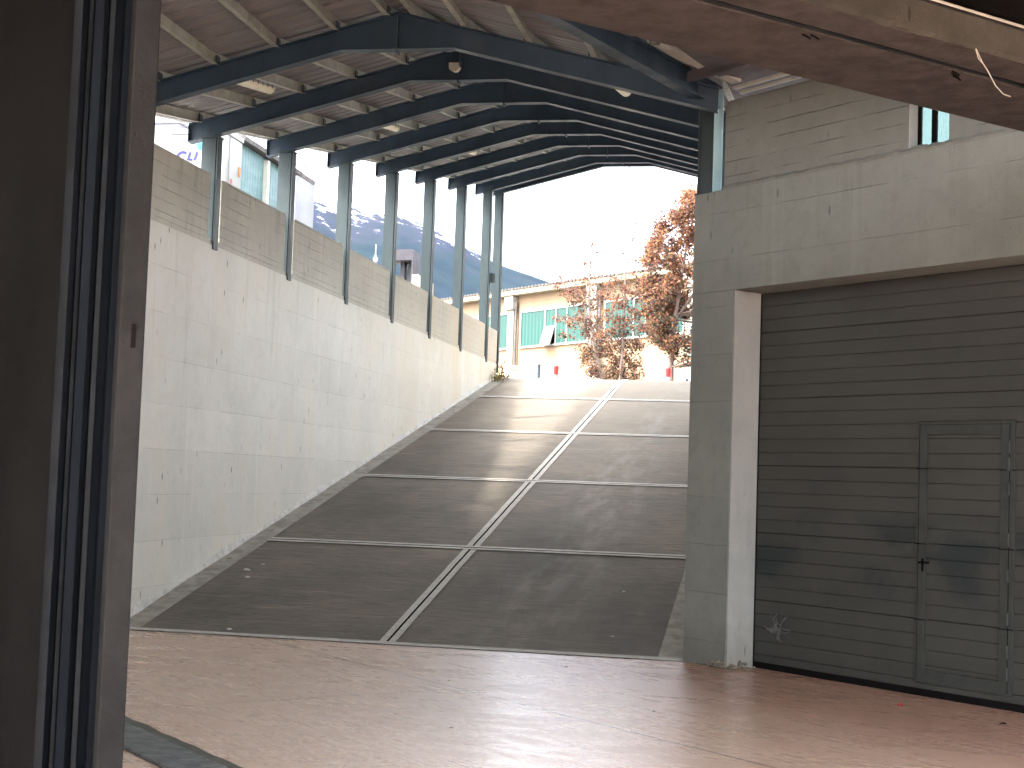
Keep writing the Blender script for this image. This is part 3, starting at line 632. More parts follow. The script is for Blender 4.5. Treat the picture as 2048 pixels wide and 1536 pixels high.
# short gutter length above the corner
mb = MB(); A = V((-1.26, 12.15, 5.235)); B = V((-0.63, 13.02, 5.15)); a = (B - A).normalized(); b = V((0, 0, 1)).cross(a).normalized()
mb.bar(A, B, 0.10, 0.008); mb.bar(A + b * 0.05 + V((0, 0, 0.04)), B + b * 0.05 + V((0, 0, 0.04)), 0.008, 0.085); mb.bar(A - b * 0.05 + V((0, 0, 0.03)), B - b * 0.05 + V((0, 0, 0.03)), 0.008, 0.06)
mb.obox(B + V((0, 0, 0.035)), b, V((0, 0, 1)), a, 0.11, 0.08, 0.008); mb.build('corner_gutter', M['gutter'], cn)
# side roof closing the yard between the canopy, the garage wall and the concrete beam
mb = MB()
mb.prism([V(p) for p in ((-0.50, 14.1, 5.25), (-0.20, 13.5, 5.225), (3.5, 10.1, 5.225), (1.3, 8.9, 5.10), (-2.2, 8.3, 4.75), (-1.6, 9.2, 4.9))][::1], (0, 0, 0.03)); mb.build('yard_roof', M['dsheet'], cn)
for t, dz in ((0.33, 0),):
    mb = MB(); A = W(-0.2 + t * 0.2, -0.12 - t * 0.9, 5.16); B = W(4.2, -0.12 - t * 0.9, 5.16); mb.bar(A, B, 0.05, 0.12); mb.build('purlin', M['dsheet'], cn)
mb = MB(); mb.bar(W(0.20, 0.05, 5.115), W(3.6, 0.05, 5.125), 0.05, 0.022); mb.bar(W(0.24, 0.09, 5.07), W(1.0, 0.09, 5.075), 0.03, 0.02); mb.build('edge_flashing', M['gutter'], cn)

# lamps
GL = 'fluorescent lamps under the canopy roof'
def lamp(loc, label, guard=True, L=1.05):
    t = thing('batten_lamp', label, 'lamp', loc, GL); x, y, z = loc
    sl_ = 0.1585; dy = V((0, 1, sl_)).normalized(); c = V(loc)
    mb = MB(); pr = [(-0.055, 0.03), (0.055, 0.03), (0.05, 0.0), (-0.05, 0.0)]
    pts = [c - dy * L / 2 + V((a, 0, b)) for a, b in pr]; mb.prism(pts, dy * L); mb.build('housing', M['lamp_h'], t)
    mb = MB(); pr = [(-0.055, 0.0)] + [(-0.055 * math.cos(R(a)), -0.065 * math.sin(R(a)) ** 0.7) for a in (20, 45, 70, 90, 110, 135, 160)] + [(0.055, 0.0)]
    pts = [c - dy * (L / 2 - 0.03) + V((a, 0, b)) for a, b in pr]; mb.prism(pts, dy * (L - 0.06)); mb.build('diffuser', M['lamp_d'], t)
    for k in (-1, 1):
        mb = MB(); pts = [c + dy * k * (L / 2 - 0.03) + V((a, 0, b)) for a, b in pr]; mb.prism(pts, dy * k * 0.03); mb.build('end_cap', M['lamp_h'], t)
    mb = MB()
    for k in range(7):
        p = c - dy * (L / 2 - 0.1) + dy * (L - 0.2) * k / 6; mb.bar(p + V((0.057, 0, -0.012)), p + V((0.057, 0, 0.05)), 0.012, 0.004, up=V((1, 0, 0)))
    mb.bar(c - dy * L / 2 + V((0.06, 0, 0.045)), c + dy * L / 2 + V((0.06, 0, 0.045)), 0.01, 0.035); mb.build('bracket', M['steel'], t)
    return t
lz = lambda x, y: zb(x, y) + 0.255
lm = lamp((-5.72, 14.42, lz(-5.72, 14.42)), 'long yellowed batten lamp between the first and second rafters, nearest on the left slope')
for y, lb in ((19.4, 'batten lamp on the left slope between the third and fourth rafters'), (24.4, 'batten lamp on the left slope between the fifth and sixth rafters'), (29.2, 'farthest small batten lamp on the left slope near the sky opening')):
    copy_thing(lm, (-5.72, y, lz(-5.72, y)), lb)
rl_ = lamp((-3.75, 15.25, zb(-3.75, 15.2) - 0.0), 'short lamp end hanging at the ridge in front of the second rafter', L=0.14)
copy_thing(lm, (-1.86, 14.55, lz(-1.86, 14.55) - 0.10), 'pale lamp end peeping below the nearest rafter on the right slope')
# conduit pieces near the trimmer
cd = MB()
for pts in ([(-1.72, 12.55, 5.50), (-1.70, 12.58, 5.42), (-1.60, 12.7, 5.33), (-1.52, 12.8, 5.31)], [(-1.42, 12.8, 5.36), (-1.44, 12.82, 5.29)]): cd.tube(pts, 0.013, 7)
tag(cd.build('conduit', M['pvc'], loc=(-1.6, 12.7, 5.3)), 'short pale conduit pieces bent beside the diagonal trimmer beam', 'conduit')
# loose cable loops at the third post
mb = MB(); pts = []
for k in range(15):
    a = R(20 + k * 20); pts.append((-7.0 - 0.02 * k * 0.3, 19.3 + 0.05 * k * 0.4, 6.03 + 0.09 * math.cos(a) - 0.004 * k)); 
pts = [(-6.98, 19.0, 6.02), (-7.05, 19.0, 5.93), (-7.03, 19.05, 5.86), (-6.97, 19.2, 5.84), (-6.93, 19.5, 5.86), (-6.95, 19.9, 5.93)]
mb.tube(pts, 0.010, 6); mb.tube([(-6.86, 20.28, 5.99), (-6.88, 20.25, 5.88), (-6.84, 20.25, 5.81), (-6.78, 20.25, 5.81), (-6.70, 20.28, 5.88)], 0.006, 6)
tag(mb.build('cable', M['cable'], loc=(-6.9, 19.8, 5.9)), 'loose pale cable looping below the left eave by the third visible post', 'cable')
jb = MB(); jb.box(-6.47, -6.38, 30.12, 30.22, 5.70, 5.90)
tag(jb.build('junction_box', M['post'], loc=(-6.42, 30.15, 5.7), bevel=0.006), 'small teal junction box fixed between the two farthest posts', 'box')

# ------------------------------------------------------------------ concrete beam, ceiling and hall
BD = V((math.sin(R(45.7)), math.cos(R(45.7)), 0)); BN = V((BD.y, -BD.x, 0)); BO = V((-0.90, 7.593, 0)); BZ = 3.9
def B_(t, n_, z): return BO + BD * t + BN * n_ + V((0, 0, z))
cb = thing('concrete_beam', 'brown stained concrete beam crossing the top right above the garage door', 'beam', B_(0, 0.5, BZ))
def bbox(mb, t0, t1, n0, n1, z0, z1, mi=0): return mb.obox(B_((t0 + t1) / 2, (n0 + n1) / 2, (z0 + z1) / 2), BD, BN, V((0, 0, 1)), t1 - t0, n1 - n0, z1 - z0, mi)
mb = MB(); bbox(mb, -4.5, 4.15, 0.0, 0.655, BZ, BZ + 0.35); mb.build('wide_soffit', M['brown'], cb, bevel=0.012)
mb = MB(); bbox(mb, -4.5, 4.15, 0.70, 0.955, BZ + 0.004, BZ + 0.45); mb.build('narrow_soffit', M['brown'], cb, bevel=0.012)
mb = MB(); vs = []; n = 420
for i in range(n + 1):
    t = -4.5 + 8.65 * i / n; q = 0.012 * noise.noise(V((t * 7, 0, 4))) + 0.008 * noise.noise(V((t * 29, 0, 4)))
    vs += [B_(t, 0.957, BZ + 0.006), B_(t, 0.985 + q * 0.7, BZ - 0.004 + q), B_(t, 0.99, BZ + 0.02), B_(t, 0.99, BZ + 0.168), B_(t, 0.957, BZ + 0.17)]
mb.add(vs, [(5 * i + k, 5 * i + k + 1, 5 * i + k + 6, 5 * i + k + 5) for i in range(n) for k in range(4)]); mb.build('streaked_face', M['lintel'], cb)
mb = MB(); bbox(mb, -4.5, 4.15, 0.65, 0.71, BZ + 0.05, BZ + 0.10); mb.build('groove_back', M['black'], cb)
mb = MB(); pts = [B_(-4.4 + 8.5 * i / 60, 0.675 + 0.006 * noise.noise(V((i * .5, 0, 0))), BZ + 0.012 + 0.01 * noise.noise(V((i * .37, 5, 0)))) for i in range(61)]; mb.tube(pts, 0.012, 6); mb.build('cable_in_groove', M['guide'], cb)
mb = MB()
for t, n_ in ((0.62, 0.60), (0.66, 0.62), (1.72, 0.64), (1.75, 0.61), (2.55, 0.66), (1.8, 0.58)):
    mb.tube([B_(t, n_, BZ - 0.002), B_(t + 0.02, n_ + 0.02, BZ - 0.018), B_(t + 0.05, n_ + 0.01, BZ - 0.02)], 0.005, 5)
mb.build('tie_wire', M['black'], cb)
ln = MB(); ln.tube([B_(-4.0, 1.01, BZ + 0.185), B_(4.1, 1.01, BZ + 0.182)], 0.008, 8)  # pale tube stands for light leaking through the gap over the beam
tag(ln.build('light_slit_line', M['pvc'], loc=B_(0, 1.01, BZ + .18)), 'thin pale tube standing for the lit gap along the top edge of the concrete beam', 'conduit')
wr = MB(); wr.tube([V((0.86, 7.93, 3.90)), V((0.885, 7.955, 3.86)), V((0.90, 7.97, 3.835)), V((0.93, 8.0, 3.80)), V((0.975, 8.04, 3.73)), V((1.02, 8.08, 3.695)), V((1.06, 8.11, 3.69))], 0.0028, 6)
wr.tube([V((0.86, 7.93, 3.895)), V((0.875, 7.94, 3.85)), V((0.90, 7.975, 3.835))], 0.0025, 6)
tag(wr.build('hanging_wire', M['pvc'], loc=(0.9, 7.97, 3.8)), 'thin pale wire dangling from the concrete beam at upper right', 'wire')
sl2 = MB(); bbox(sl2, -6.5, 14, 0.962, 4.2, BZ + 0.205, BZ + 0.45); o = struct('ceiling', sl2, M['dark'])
ur = MB(); ur.box(-12, 1.5, 2.0, 9.6, 6.12, 6.3); struct('sun_block_slab', ur, M['dark'])  # unseen slab added to keep direct sun off the near floor
rj = MB(); bbox(rj, 2.55, 2.95, 1.05, 1.5, BZ + 0.17, BZ + 0.24); rj.build('beam_bracket', M['black'], cb)

# foreground pier and guides: wall going back towards the viewer on the left
A0 = V((-2.150, 4.60, 0)); LD = V((-0.80, -0.60, 0)).normalized(); LN = V((LD.y, -LD.x, 0))    # LN points into the opening side
if LN.dot(-A0) < 0: LN = -LN
def azt(px, d=0.0):
    """distance along the wall line where a sight line of that direction crosses it"""
    th = math.atan((px - 1024) / 2950) - YAW; r_ = V((math.sin(th), math.cos(th), 0)); o_ = A0 + LN * d
    den = r_.x * LD.y - r_.y * LD.x; k = (o_.x * LD.y - o_.y * LD.x) / den; p = r_ * k; return (p - o_).dot(LD)
def lbox(mb, t0, t1, n0, n1, z0, z1): return mb.obox(A0 + LD * (t0 + t1) / 2 + LN * (n0 + n1) / 2 + V((0, 0, (z0 + z1) / 2)), LD, LN, V((0, 0, 1)), abs(t1 - t0), abs(n1 - n0), z1 - z0)
dp = thing('door_pier', 'dark rough concrete pier with steel door guides filling the left edge', 'pier', A0)
tE = azt(284); t1 = azt(232); 
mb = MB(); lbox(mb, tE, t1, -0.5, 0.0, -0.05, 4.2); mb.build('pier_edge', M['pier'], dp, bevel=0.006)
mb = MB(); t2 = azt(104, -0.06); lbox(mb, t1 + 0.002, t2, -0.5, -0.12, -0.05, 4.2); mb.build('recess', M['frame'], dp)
for px, wdt, dep in ((222, .022, 0.05), (190, 0.018, 0.035), (164, 0.03, 0.06), (146, 0.014, 0.03), (120, 0.03, 0.07), (108, 0.012, 0.04)):
    mb = MB(); t_ = azt(px, -0.10); lbox(mb, t_, t_ + wdt, -0.12, -0.12 + dep, 0, 4.2); mb.build('guide_rail', M['guide'] if px in (190, 146, 120) else M['frame'], dp, bevel=0.002)
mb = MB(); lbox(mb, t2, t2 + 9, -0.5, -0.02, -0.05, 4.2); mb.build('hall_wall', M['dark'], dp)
mb = MB(); lbox(mb, tE + .03, tE + .045, -0.001, 0.0035, 1.95, 2.03); mb.build('tie_hole', M['black'], dp)

# ------------------------------------------------------------------ floor bits
dg = thing('drain_grate', 'galvanised slotted drain channel in the red floor at lower left', 'drain', (-3.5, 8.05, 0))
GD = V((1, -1, 0)).normalized(); GN = V((1, 1, 0)).normalized(); G0 = V((-3.977, 8.479, 0))
mb = MB()
def gbox(mb, t0, t1, n0, n1, z0, z1): return mb.obox(G0 + GD * (t0 + t1) / 2 + GN * (n0 + n1) / 2 + V((0, 0, (z0 + z1) / 2)), GD, GN, V((0, 0, 1)), t1 - t0, n1 - n0, z1 - z0)
gbox(mb, -1.0, 4, -0.012, 0.0, 0, 0.010); gbox(mb, -1.0, 4, -0.305, -0.293, 0, 0.010); mb.build('channel_frame', M['galv'], dg)
mb = MB(); gbox(mb, -1.0, 4, -0.293, -0.012, 0, 0.003); mb.build('channel_shadow', M['black'], dg)
mb = MB(); k = -1.0
while k < 4: gbox(mb, k, k + 0.020, -0.29, -0.015, 0.003, 0.014); k += 0.046
for t in (-0.35, 0.65, 1.65): gbox(mb, t, t + 0.02, -0.29, -0.015, 0.003, 0.0095)
mb.build('grating', M['galv'], dg)
mb = MB(); n = 120; vs = []
for i in range(n + 1):
    t = -1 + 5 * i / n; vs += [G0 + GD * t + GN * 0.002 + V((0, 0, .0045)), G0 + GD * t + GN * (0.075 + 0.02 * noise.noise(V((t * 4, 0, 0)))) + V((0, 0, .0045))]
mb.add(vs, [(2 * i, 2 * i + 1, 2 * i + 3, 2 * i + 2) for i in range(n)]); mb.build('mortar_edge', M['gwall'], dg)
mb = MB(); sd = []
for k in range(7):
    a = k * 0.9; sd.append((0.76 + 0.019 * math.cos(a) * (1 + 0.3 * (k % 2)), 11.35 + 0.019 * math.sin(a)))
mb.add([(x, y, 0.002) for x, y in sd] + [(0.76, 11.35, 0.022), (0.77, 11.345, 0.016)], [(i, (i + 1) % 7, 7) for i in range(7)])
tag(mb.build('crumpled_wrapper', M['red'], loc=(0.76, 11.35, 0)), 'tiny crumpled red wrapper on the red floor before the garage door', 'litter')
def chip(x, y, r_, m, nm, lb, ct, gp=None, flat=0.35, base=None):
    mb = MB(); z = rz(y) + 0.004 if base is None else base; n = 7; ring = []
    for k in range(n):
        a = 2 * math.pi * k / n + random.uniform(-.3, .3); q = r_ * random.uniform(.6, 1.15); ring.append((x + q * 1.5 * math.cos(a), y + q * math.sin(a), rz(y + q * math.sin(a)) + 0.003 if base is None else z))
    top = [((vx - x) * .6 + x, (vy - y) * .6 + y, vz + r_ * flat * random.uniform(.7, 1.2)) for vx, vy, vz in ring]
    mb.add(ring + top + [(x, y, z + r_ * flat * 1.2)], [(i, (i + 1) % n, n + (i + 1) % n, n + i) for i in range(n)] + [(n + i, n + (i + 1) % n, 2 * n) for i in range(n)])
    tag(mb.build(nm, m, loc=(x, y, z)), lb, ct, gp)
GS = 'pale stone chips on the ramp'
chip(-6.0, 15.6, 0.035, M['stone'], 'stone_chip', 'largest pale flat chip on the lower left of the ramp', 'stone', GS)
chip(-5.9, 15.85, 0.018, M['stone'], 'stone_chip', 'small pale chip just above the largest one on the lower left of the ramp', 'stone', GS)
chip(-5.87, 15.32, 0.026, M['stone'], 'stone_chip', 'dull chip just below the largest one on the lower left of the ramp', 'stone', GS)
chip(-5.36, 13.56, 0.026, M['stone'], 'stone_chip', 'pale chip beside the concrete strip at the ramp foot, left part', 'stone', GS)
chip(-1.78, 15.47, 0.012, M['stone'], 'stone_chip', 'tiny white chip on the right lane below the first cross joint', 'stone', GS)
chip(-1.70, 13.97, 0.014, M['stone'], 'stone_chip', 'tiny white chip near the bottom right corner of the ramp', 'stone', GS)
chip(1.41, 10.75, 0.022, M['black'], 'dirt_clod', 'small dark clod on the red floor at the right edge', 'litter', base=0.001)
chip(-6.36, 16.0, 0.03, M['rubble'], 'dry_leaf', 'dark dry leaf lying at the foot of the left wall', 'leaf')
GF = 'dark flecks scattered on the red floor'
for k, (x, y) in enumerate(((-3.35, 11.75), (-2.62, 11.2), (-1.9, 12.45), (-0.95, 10.3), (-2.1, 9.1))):
    chip(x, y, 0.012, M['rubble'], 'floor_fleck', 'tiny dark fleck of dirt lying on the red floor', 'litter', GF, base=0.001)

# weeds at the wall end
mb = MB()
for k in range(60):
    x = XL + random.uniform(0.0, 0.28); y = 30.9 + random.uniform(-0.5, 0.6); z0 = rz(y); h = random.uniform(0.05, 0.35) * (1 if k % 3 else 1.6); lean = V((random.uniform(-.1, .22), random.uniform(-.1, .1), h))
    b0 = V((x, y, z0)); s_ = V((0.006, 0, 0)); mb.add([b0 - s_, b0 + s_, b0 + lean], [(0, 1, 2)])
    for q in range(3):
        c = b0 + lean * random.uniform(.4, 1); a = V((random.gauss(0, 1), random.gauss(0, 1), random.gauss(0, 1))).normalized() * 0.03; b = a.cross(V((.3, .5, .8))).normalized() * 0.02
        mb.add([c - a, c + b, c + a, c - b], [(0, 1, 2, 3)])
tag(mb.build('weeds', M['weed'], loc=(XL + .1, 31, ZTOP)), 'dry yellowish weeds sprouting at the far end of the left wall', 'plant')

# ------------------------------------------------------------------ beyond the left parapet
ZG = ZTOP
ah = thing('air_handling_unit', 'white cooling unit with blue lettering behind the left parapet', 'cooling unit', (-8.8, 20.3, ZG))
mb = MB(); mb.box(-9.15, -8.30, 20.0, 20.62, ZG, 6.46); mb.build('casing', M['white'], ah, bevel=0.012)
mb = MB(); mb.box(-9.17, -8.28, 19.985, 20.63, 6.46, 6.53); mb.box(-9.16, -8.29, 19.992, 20.0, 6.365, 6.372); mb.build('lid', M['white'], ah, bevel=0.006)
mb = MB(); mb.box(-8.3, -8.29, 20.12, 20.126, ZG, 6.44); mb.build('panel_seam', M['greyc'], ah)
def text_mesh(body, size, loc, rot, mat, parent, name, shear=0.0, ext=0.004, sx=1.0):
    cu = bpy.data.curves.new(name, 'FONT'); cu.body = body; cu.size = size; cu.extrude = ext; cu.shear = shear; cu.offset = size * 0.035
    to = bpy.data.objects.new(name + '_tmp', cu); col.objects.link(to); dg_ = bpy.context.evaluated_depsgraph_get()
    me = bpy.data.meshes.new_from_object(to.evaluated_get(dg_)); bpy.data.objects.remove(to); me.materials.clear(); me.materials.append(mat)
    me.name = name; o = bpy.data.objects.new(name, me); col.objects.link(o); o.parent = parent; o.location = V(loc) - parent.location; o.rotation_euler = rot; o.scale = (sx, 1, 1); return o
text_mesh('C', 0.20, (-9.09, 19.985, 6.06), (R(90), 0, 0), M['blue'], ah, 'lettering', 0.35, sx=1.0)
text_mesh('L', 0.165, (-8.905, 19.985, 6.07), (R(90), 0, 0), M['blue'], ah, 'lettering', 0.3, sx=1.05)
text_mesh('I', 0.165, (-8.80, 19.985, 6.07), (R(90), 0, 0), M['blue'], ah, 'lettering', 0.3, sx=1.05)
mb = MB(); cx, cz = -8.695, 6.29
for rng, (r0, r1) in enumerate(((0.0, 0.022), (0.027, 0.048), (0.052, 0.068))):
    for k in range(7):
        a0 = 2 * math.pi * (k + 0.08 + rng * .5) / 7; a1 = 2 * math.pi * (k + 0.92 + rng * .5) / 7; n = 4; pts = [V((cx + r1 * math.cos(a0 + (a1 - a0) * i / n), 19.99, cz + r1 * math.sin(a0 + (a1 - a0) * i / n))) for i in range(n + 1)] + [V((cx + max(r0, .004) * math.cos(a0 + (a1 - a0) * i / n), 19.99, cz + max(r0, .004) * math.sin(a0 + (a1 - a0) * i / n))) for i in range(n, -1, -1)]
        mb.prism(pts, (0, -0.003, 0))
mb.build('emblem', M['lblue'], ah)
mb = MB(); mb.tube([(-8.297, 20.53, 6.02), (-8.285, 20.53, 6.02)], 0.001, 4); mb.box(-8.30, -8.285, 20.50, 20.56, 5.93, 6.07); mb.build('marker_light', M['orange'], ah, bevel=0.006)
mb = MB(); c = V((-8.297, 20.24, 5.80)); mb.prism([c + V((0, 0, .045)), c + V((0, .045, 0)), c + V((0, 0, -.045)), c + V((0, -.045, 0))], (0.003, 0, 0)); c = V((-8.297, 20.24, 5.715)); mb.prism([c + V((0, 0, .035)), c + V((0, .035, 0)), c + V((0, 0, -.035)), c + V((0, -.035, 0))], (0.003, 0, 0)); mb.build('warning_symbol', M['hazard'], ah)
gu = thing('grey_cabinet', 'pale grey cabinet at the far left beside the white cooling unit', 'cabinet', (-9.9, 21, ZG))
mb = MB(); mb.box(-11.2, -9.22, 20.4, 21.6, ZG, 6.72); mb.build('casing', M['greyc'], gu, bevel=0.015)
mb = MB(); mb.box(-11.2, -9.21, 20.385, 21.6, 6.72, 6.76); mb.box(-10.2, -10.19, 20.39, 20.4, ZG, 6.7); mb.build('lid', M['greyc'], gu, bevel=0.004)

sh = thing('green_shed', 'green ribbed metal shed with dark roof edge behind the left parapet', 'shed', (-9.6, 24, ZG))
def prx(a, b, z): return b
mb = MB(); mb.box(-12.5, -9.2, 22.7, 25.35, ZG, 6.98); mb.build('wall', M['shed'], sh)
mb = MB(); mb.prism([V((-9.05, 22.6, 6.98)), V((-12.6, 22.6, 7.6)), V((-12.6, 22.6, 7.68)), V((-9.05, 22.6, 7.06))], (0, 2.85, 0)); mb.build('roof', M['shedroof'], sh)
mb = MB(); mb.box(-9.2, -9.12, 23.86, 23.95, ZG, 6.93); mb.build('downpipe', M['pvc'], sh)
mb = MB(); mb.box(-9.2, -9.16, 23.97, 24.06, ZG, 6.95); mb.build('corner_strip', M['pvc'], sh)
pn = thing('pale_panel_box', 'tall pale grey metal box beside the second visible post against the mountain', 'cabinet', (-10.7, 30, ZG))
mb = MB(); mb.box(-11.6, -10.80, 30.0, 31.2, ZG, 8.0); mb.build('casing', M['greyc'], pn, bevel=0.01)
mb = MB(); mb.box(-11.6, -10.79, 29.98, 31.2, 8.0, 8.10); mb.build('lid', M['tile'], pn)

pt = thing('steel_portal', 'dark steel box portal standing behind the parapet near the ramp top', 'portal', (-9.4, 34, ZG))
def pj(px, y): return math.tan(math.atan((px - 1024) / 2950) - YAW) * y
xa, xb, xc_ = pj(790, 34), pj(815.5, 34), -9.27
mb = MB(); mb.box(xa - 0.3, xb, 34, 34.7, 6.76, 7.02); mb.build('header', M['portal'], pt)
mb = MB(); mb.box(xb - 0.025, xb, 33.99, 34.7, ZG, 6.76); mb.box(xb - .02, xb + .01, 33.985, 34.01, ZG, 7.02); mb.build('side_panel', M['portal'], pt)
mb = MB(); mb.box(pj(796, 34.5), pj(804, 34.5), 34.3, 34.6, ZG, 6.76); mb.build('leg', M['portal'], pt)
mb = MB(); mb.box(pj(804.5, 34.4), pj(812, 34.4), 34.5, 34.6, ZG, 6.76); mb.build('panel', M['greyc'], pt)
cbk = MB(); cbk.box(pj(824, 34), pj(838, 34), 33.6, 34.3, ZG, 6.35); cbk.box(pj(838.5, 34), pj(850, 35), 33.9, 35.0, ZG, 6.33)
tag(cbk.build('concrete_block', M['parapet'], loc=(-9.1, 34, ZG), bevel=.01), 'pale concrete block beside the dark steel portal behind the parapet', 'block')
# mast far on the slope
ms = thing('radio_mast', 'thin white mast far off on the blue mountain slope', 'mast', (-448, 1500, 150))
mb = MB(); mb.tube([(-448, 1500, 60), (-448, 1500, 236)], 1.4, 8); mb.build('tower', M['white'], ms)
mb = MB(); mb.tube([(-448, 1500, 236), (-448, 1500, 248)], 0.7, 6); mb.tube([(-448, 1500, 230), (-448, 1500, 234)], 2.6, 8); mb.build('antenna', M['white'], ms)

# ------------------------------------------------------------------ factory beyond the street
FQ = V((-11.2, 56.908, 0)); FD = -DW; FN = V((FD.y, -FD.x, 0))          # FD to the right, FN toward the viewer?
if FN.dot(-FQ) < 0: FN = -FN
def F_(sv, o_, z): return FQ + FD * sv + FN * o_ + V((0, 0, z))
fb = thing('factory_building', 'long low peach factory with green-blinded window band beyond the street', 'building', F_(0, 0, ZG))
def fbox(mb, s0, s1, o0, o1, z0, z1, mi=0): return mb.obox(F_((s0 + s1) / 2, (o0 + o1) / 2, (z0 + z1) / 2), FD, FN, V((0, 0, 1)), s1 - s0, abs(o1 - o0), z1 - z0, mi)
mb = MB(); fbox(mb, -26, 40, -14, -0.06, ZG, 6.75); mb.build('wall', M['facade'], fb)
mb = MB(); fbox(mb, -26, 40, -14, -0.06, 8.22, 8.84); fbox(mb, -26, 40, -14, -0.9, 6.75, 8.22); mb.build('upper_wall', M['facade'], fb)
mb = MB(); fbox(mb, -26, 40, -14, 0.28, 8.84, 9.05); mb.build('fascia', M['fascia'], fb, bevel=0.02)
mb = MB(); sv = -26.0
while sv < 40:
    fbox(mb, sv, sv + 0.11, -14, 0.33, 9.052, 9.115); sv += 0.22
fbox(mb, -26, 40, -14, 0.30, 9.05, 9.075)
mb.build('roof', M['tile'], fb)
bays = [-26 + 5.2 * k + 0.4 for k in range(0)]
pil = [-20.9, -15.7, -10.5, -5.3, -0.1, 5.1, 10.3, 15.5, 20.7, 25.9, 31.1]
for sv in pil:
    mb = MB(); fbox(mb, sv - 0.24, sv + 0.16, -0.06, 0.10, ZG, 8.3); fbox(mb, sv - 0.33, sv + 0.24, -0.06, 0.22, 8.30, 8.83); mb.build('pilaster', M['pilaster'], fb, bevel=0.02)
    mb = MB(); mb.tube([F_(sv + 0.28, 0.05, ZG), F_(sv + 0.28, 0.05, 8.6)], 0.05, 8); mb.build('downpipe', M['tile'], fb)
for i, sv in enumerate(pil[:-1]):
    if sv < -16 or sv > 21: continue
    a, b = sv + 0.46, pil[i + 1] - 0.46 + (0.2 if sv < -1 else 0)
    wn = MB()
    pw = MB(); fbox(pw, sv - 0.5, a, -0.9, -0.062, 6.75, 8.22); pw.build('upper_wall', M['facade'], fb)
    fbox(wn, a, b, -0.08, -0.02, 8.16, 8.22); fbox(wn, a, b, -0.10, 0.02, 6.75, 6.82); fbox(wn, a, a + 0.06, -0.08, -0.02, 6.82, 8.16); fbox(wn, b - 0.06, b, -0.08, -0.02, 6.82, 8.16)
    m1 = a + 1.62; m2 = m1 + 0.68
    for m_ in (m1, m2, b - 1.3): fbox(wn, m_ - 0.03, m_ + 0.03, -0.08, -0.02, 6.82, 8.16)
    wo_ = wn.build('window', M['wframe'], fb)
    g = MB(); fbox(g, a + .06, m1 - .03, -0.07, -0.05, 6.82, 8.16); fbox(g, m2 + .03, b - 1.33, -0.07, -0.05, 6.82, 8.16); fbox(g, b - 1.27, b - .06, -0.07, -0.05, 6.82, 8.16); fbox(g, m1 + .03, m2 - .03, -0.07, -0.05, 7.45, 8.16)
    if i != 4: fbox(g, m1 + .03, m2 - .03, -0.07, -0.05, 6.82, 7.45)
    g.build('pane', M['pane'], wo_)
    if i == 4:      # the tilted-out sash
        sa = MB(); top = F_(0, 0.0, 7.50); dv = (FN * 0.2 + V((0, 0, -0.66))).normalized(); L = 0.78; c0 = F_((m1 + m2) / 2, 0, 7.5); wv = 0.31; nn = FD.cross(dv)
        for k in (-1, 1): sa.obox(c0 + FD * k * (wv - .035) + dv * L / 2, FD, nn, dv, 0.07, 0.05, L)
        sa.obox(c0 + dv * 0.035, FD, nn, dv, wv * 2 - .14, 0.05, 0.07); sa.obox(c0 + dv * (L - 0.035), FD, nn, dv, wv * 2 - .14, 0.05, 0.07); so_ = sa.build('open_sash', M['wframe'], wo_)
        sg = MB(); sg.obox(c0 + dv * L / 2, FD, nn, dv, wv * 2 - .13, 0.012, L - .13); sg.build('sash_pane', M['glass'], wo_)
mb = MB(); fbox(mb, -0.2, 14, 0.9, 0.93, ZG, ZG + 0.02)
# sloping striped rail in front of the facade
rl = thing('striped_barrier', 'faded pink and yellow barrier sloping down before the peach facade', 'barrier', F_(2, 1.0, ZG))
pA, pB = F_(-1.2, 0.9, 6.22), F_(8.0, 0.9, 5.05)
M['pinkrail'] = plain('faded_pink', (0.60, 0.38, 0.30), 0.8, var=0.1); M['yelrail'] = plain('faded_yellow', (0.66, 0.50, 0.25), 0.8, var=0.1); M['whrail'] = plain('faded_white', (0.66, 0.58, 0.48), 0.8, var=0.1)
mb = MB(); mb.bar(pA, pB, 0.03, 0.14); mb.build('rail', M['pinkrail'], rl)
mb = MB(); dv = (pB - pA) / 24
for k in range(24): mb.bar(pA + dv * k - V((0, 0, .26)), pA + dv * (k + 1) - V((0, 0, .26)), 0.025, 0.26, mi=k % 2)
mb.build('boards', [M['yelrail'], M['whrail']], rl)
for k in range(5):
    p = pA + (pB - pA) * (k + .3) / 5; mb = MB(); mb.tube([V((p.x, p.y, ZG)), p], 0.03, 6); mb.build('support', M['pinkrail'], rl)

# bollards
GB = 'red and white bollards at the top of the ramp'
def bollard(loc, label):
    t = thing('bollard', label, 'bollard', loc, GB); x, y, z = loc
    mb = MB(); mb.tube([(x, y, z), (x, y, z + 0.48)], 0.062, 14); mb.build('white_base', M['white'], t)
    mb = MB(); mb.tube([(x, y, z + 0.48), (x, y, z + 0.69), (x, y, z + 0.712), (x, y, z + 0.722)], [0.066, 0.066, 0.055, 0.03], 14); mb.build('red_cap', M['red'], t)
    return t
b1 = bollard((-6.32, 38.0, ZG), 'red-topped white bollard left of the leafy shrub trees')
copy_thing(b1, (-3.39, 38.0, ZG), 'red-topped white bollard by the trunk of the right-hand tree')
gpst = MB(); gpst.tube([(-6.78, 38, ZG), (-6.78, 38, ZG + 0.72)], 0.045, 12); gpst.tube([(-6.78, 38, ZG + 0.72), (-6.78, 38, ZG + 0.74)], 0.05, 12)
tag(gpst.build('green_post', M['steel'], loc=(-6.78, 38, ZG)), 'short dark green post left of the first red-topped bollard', 'post')
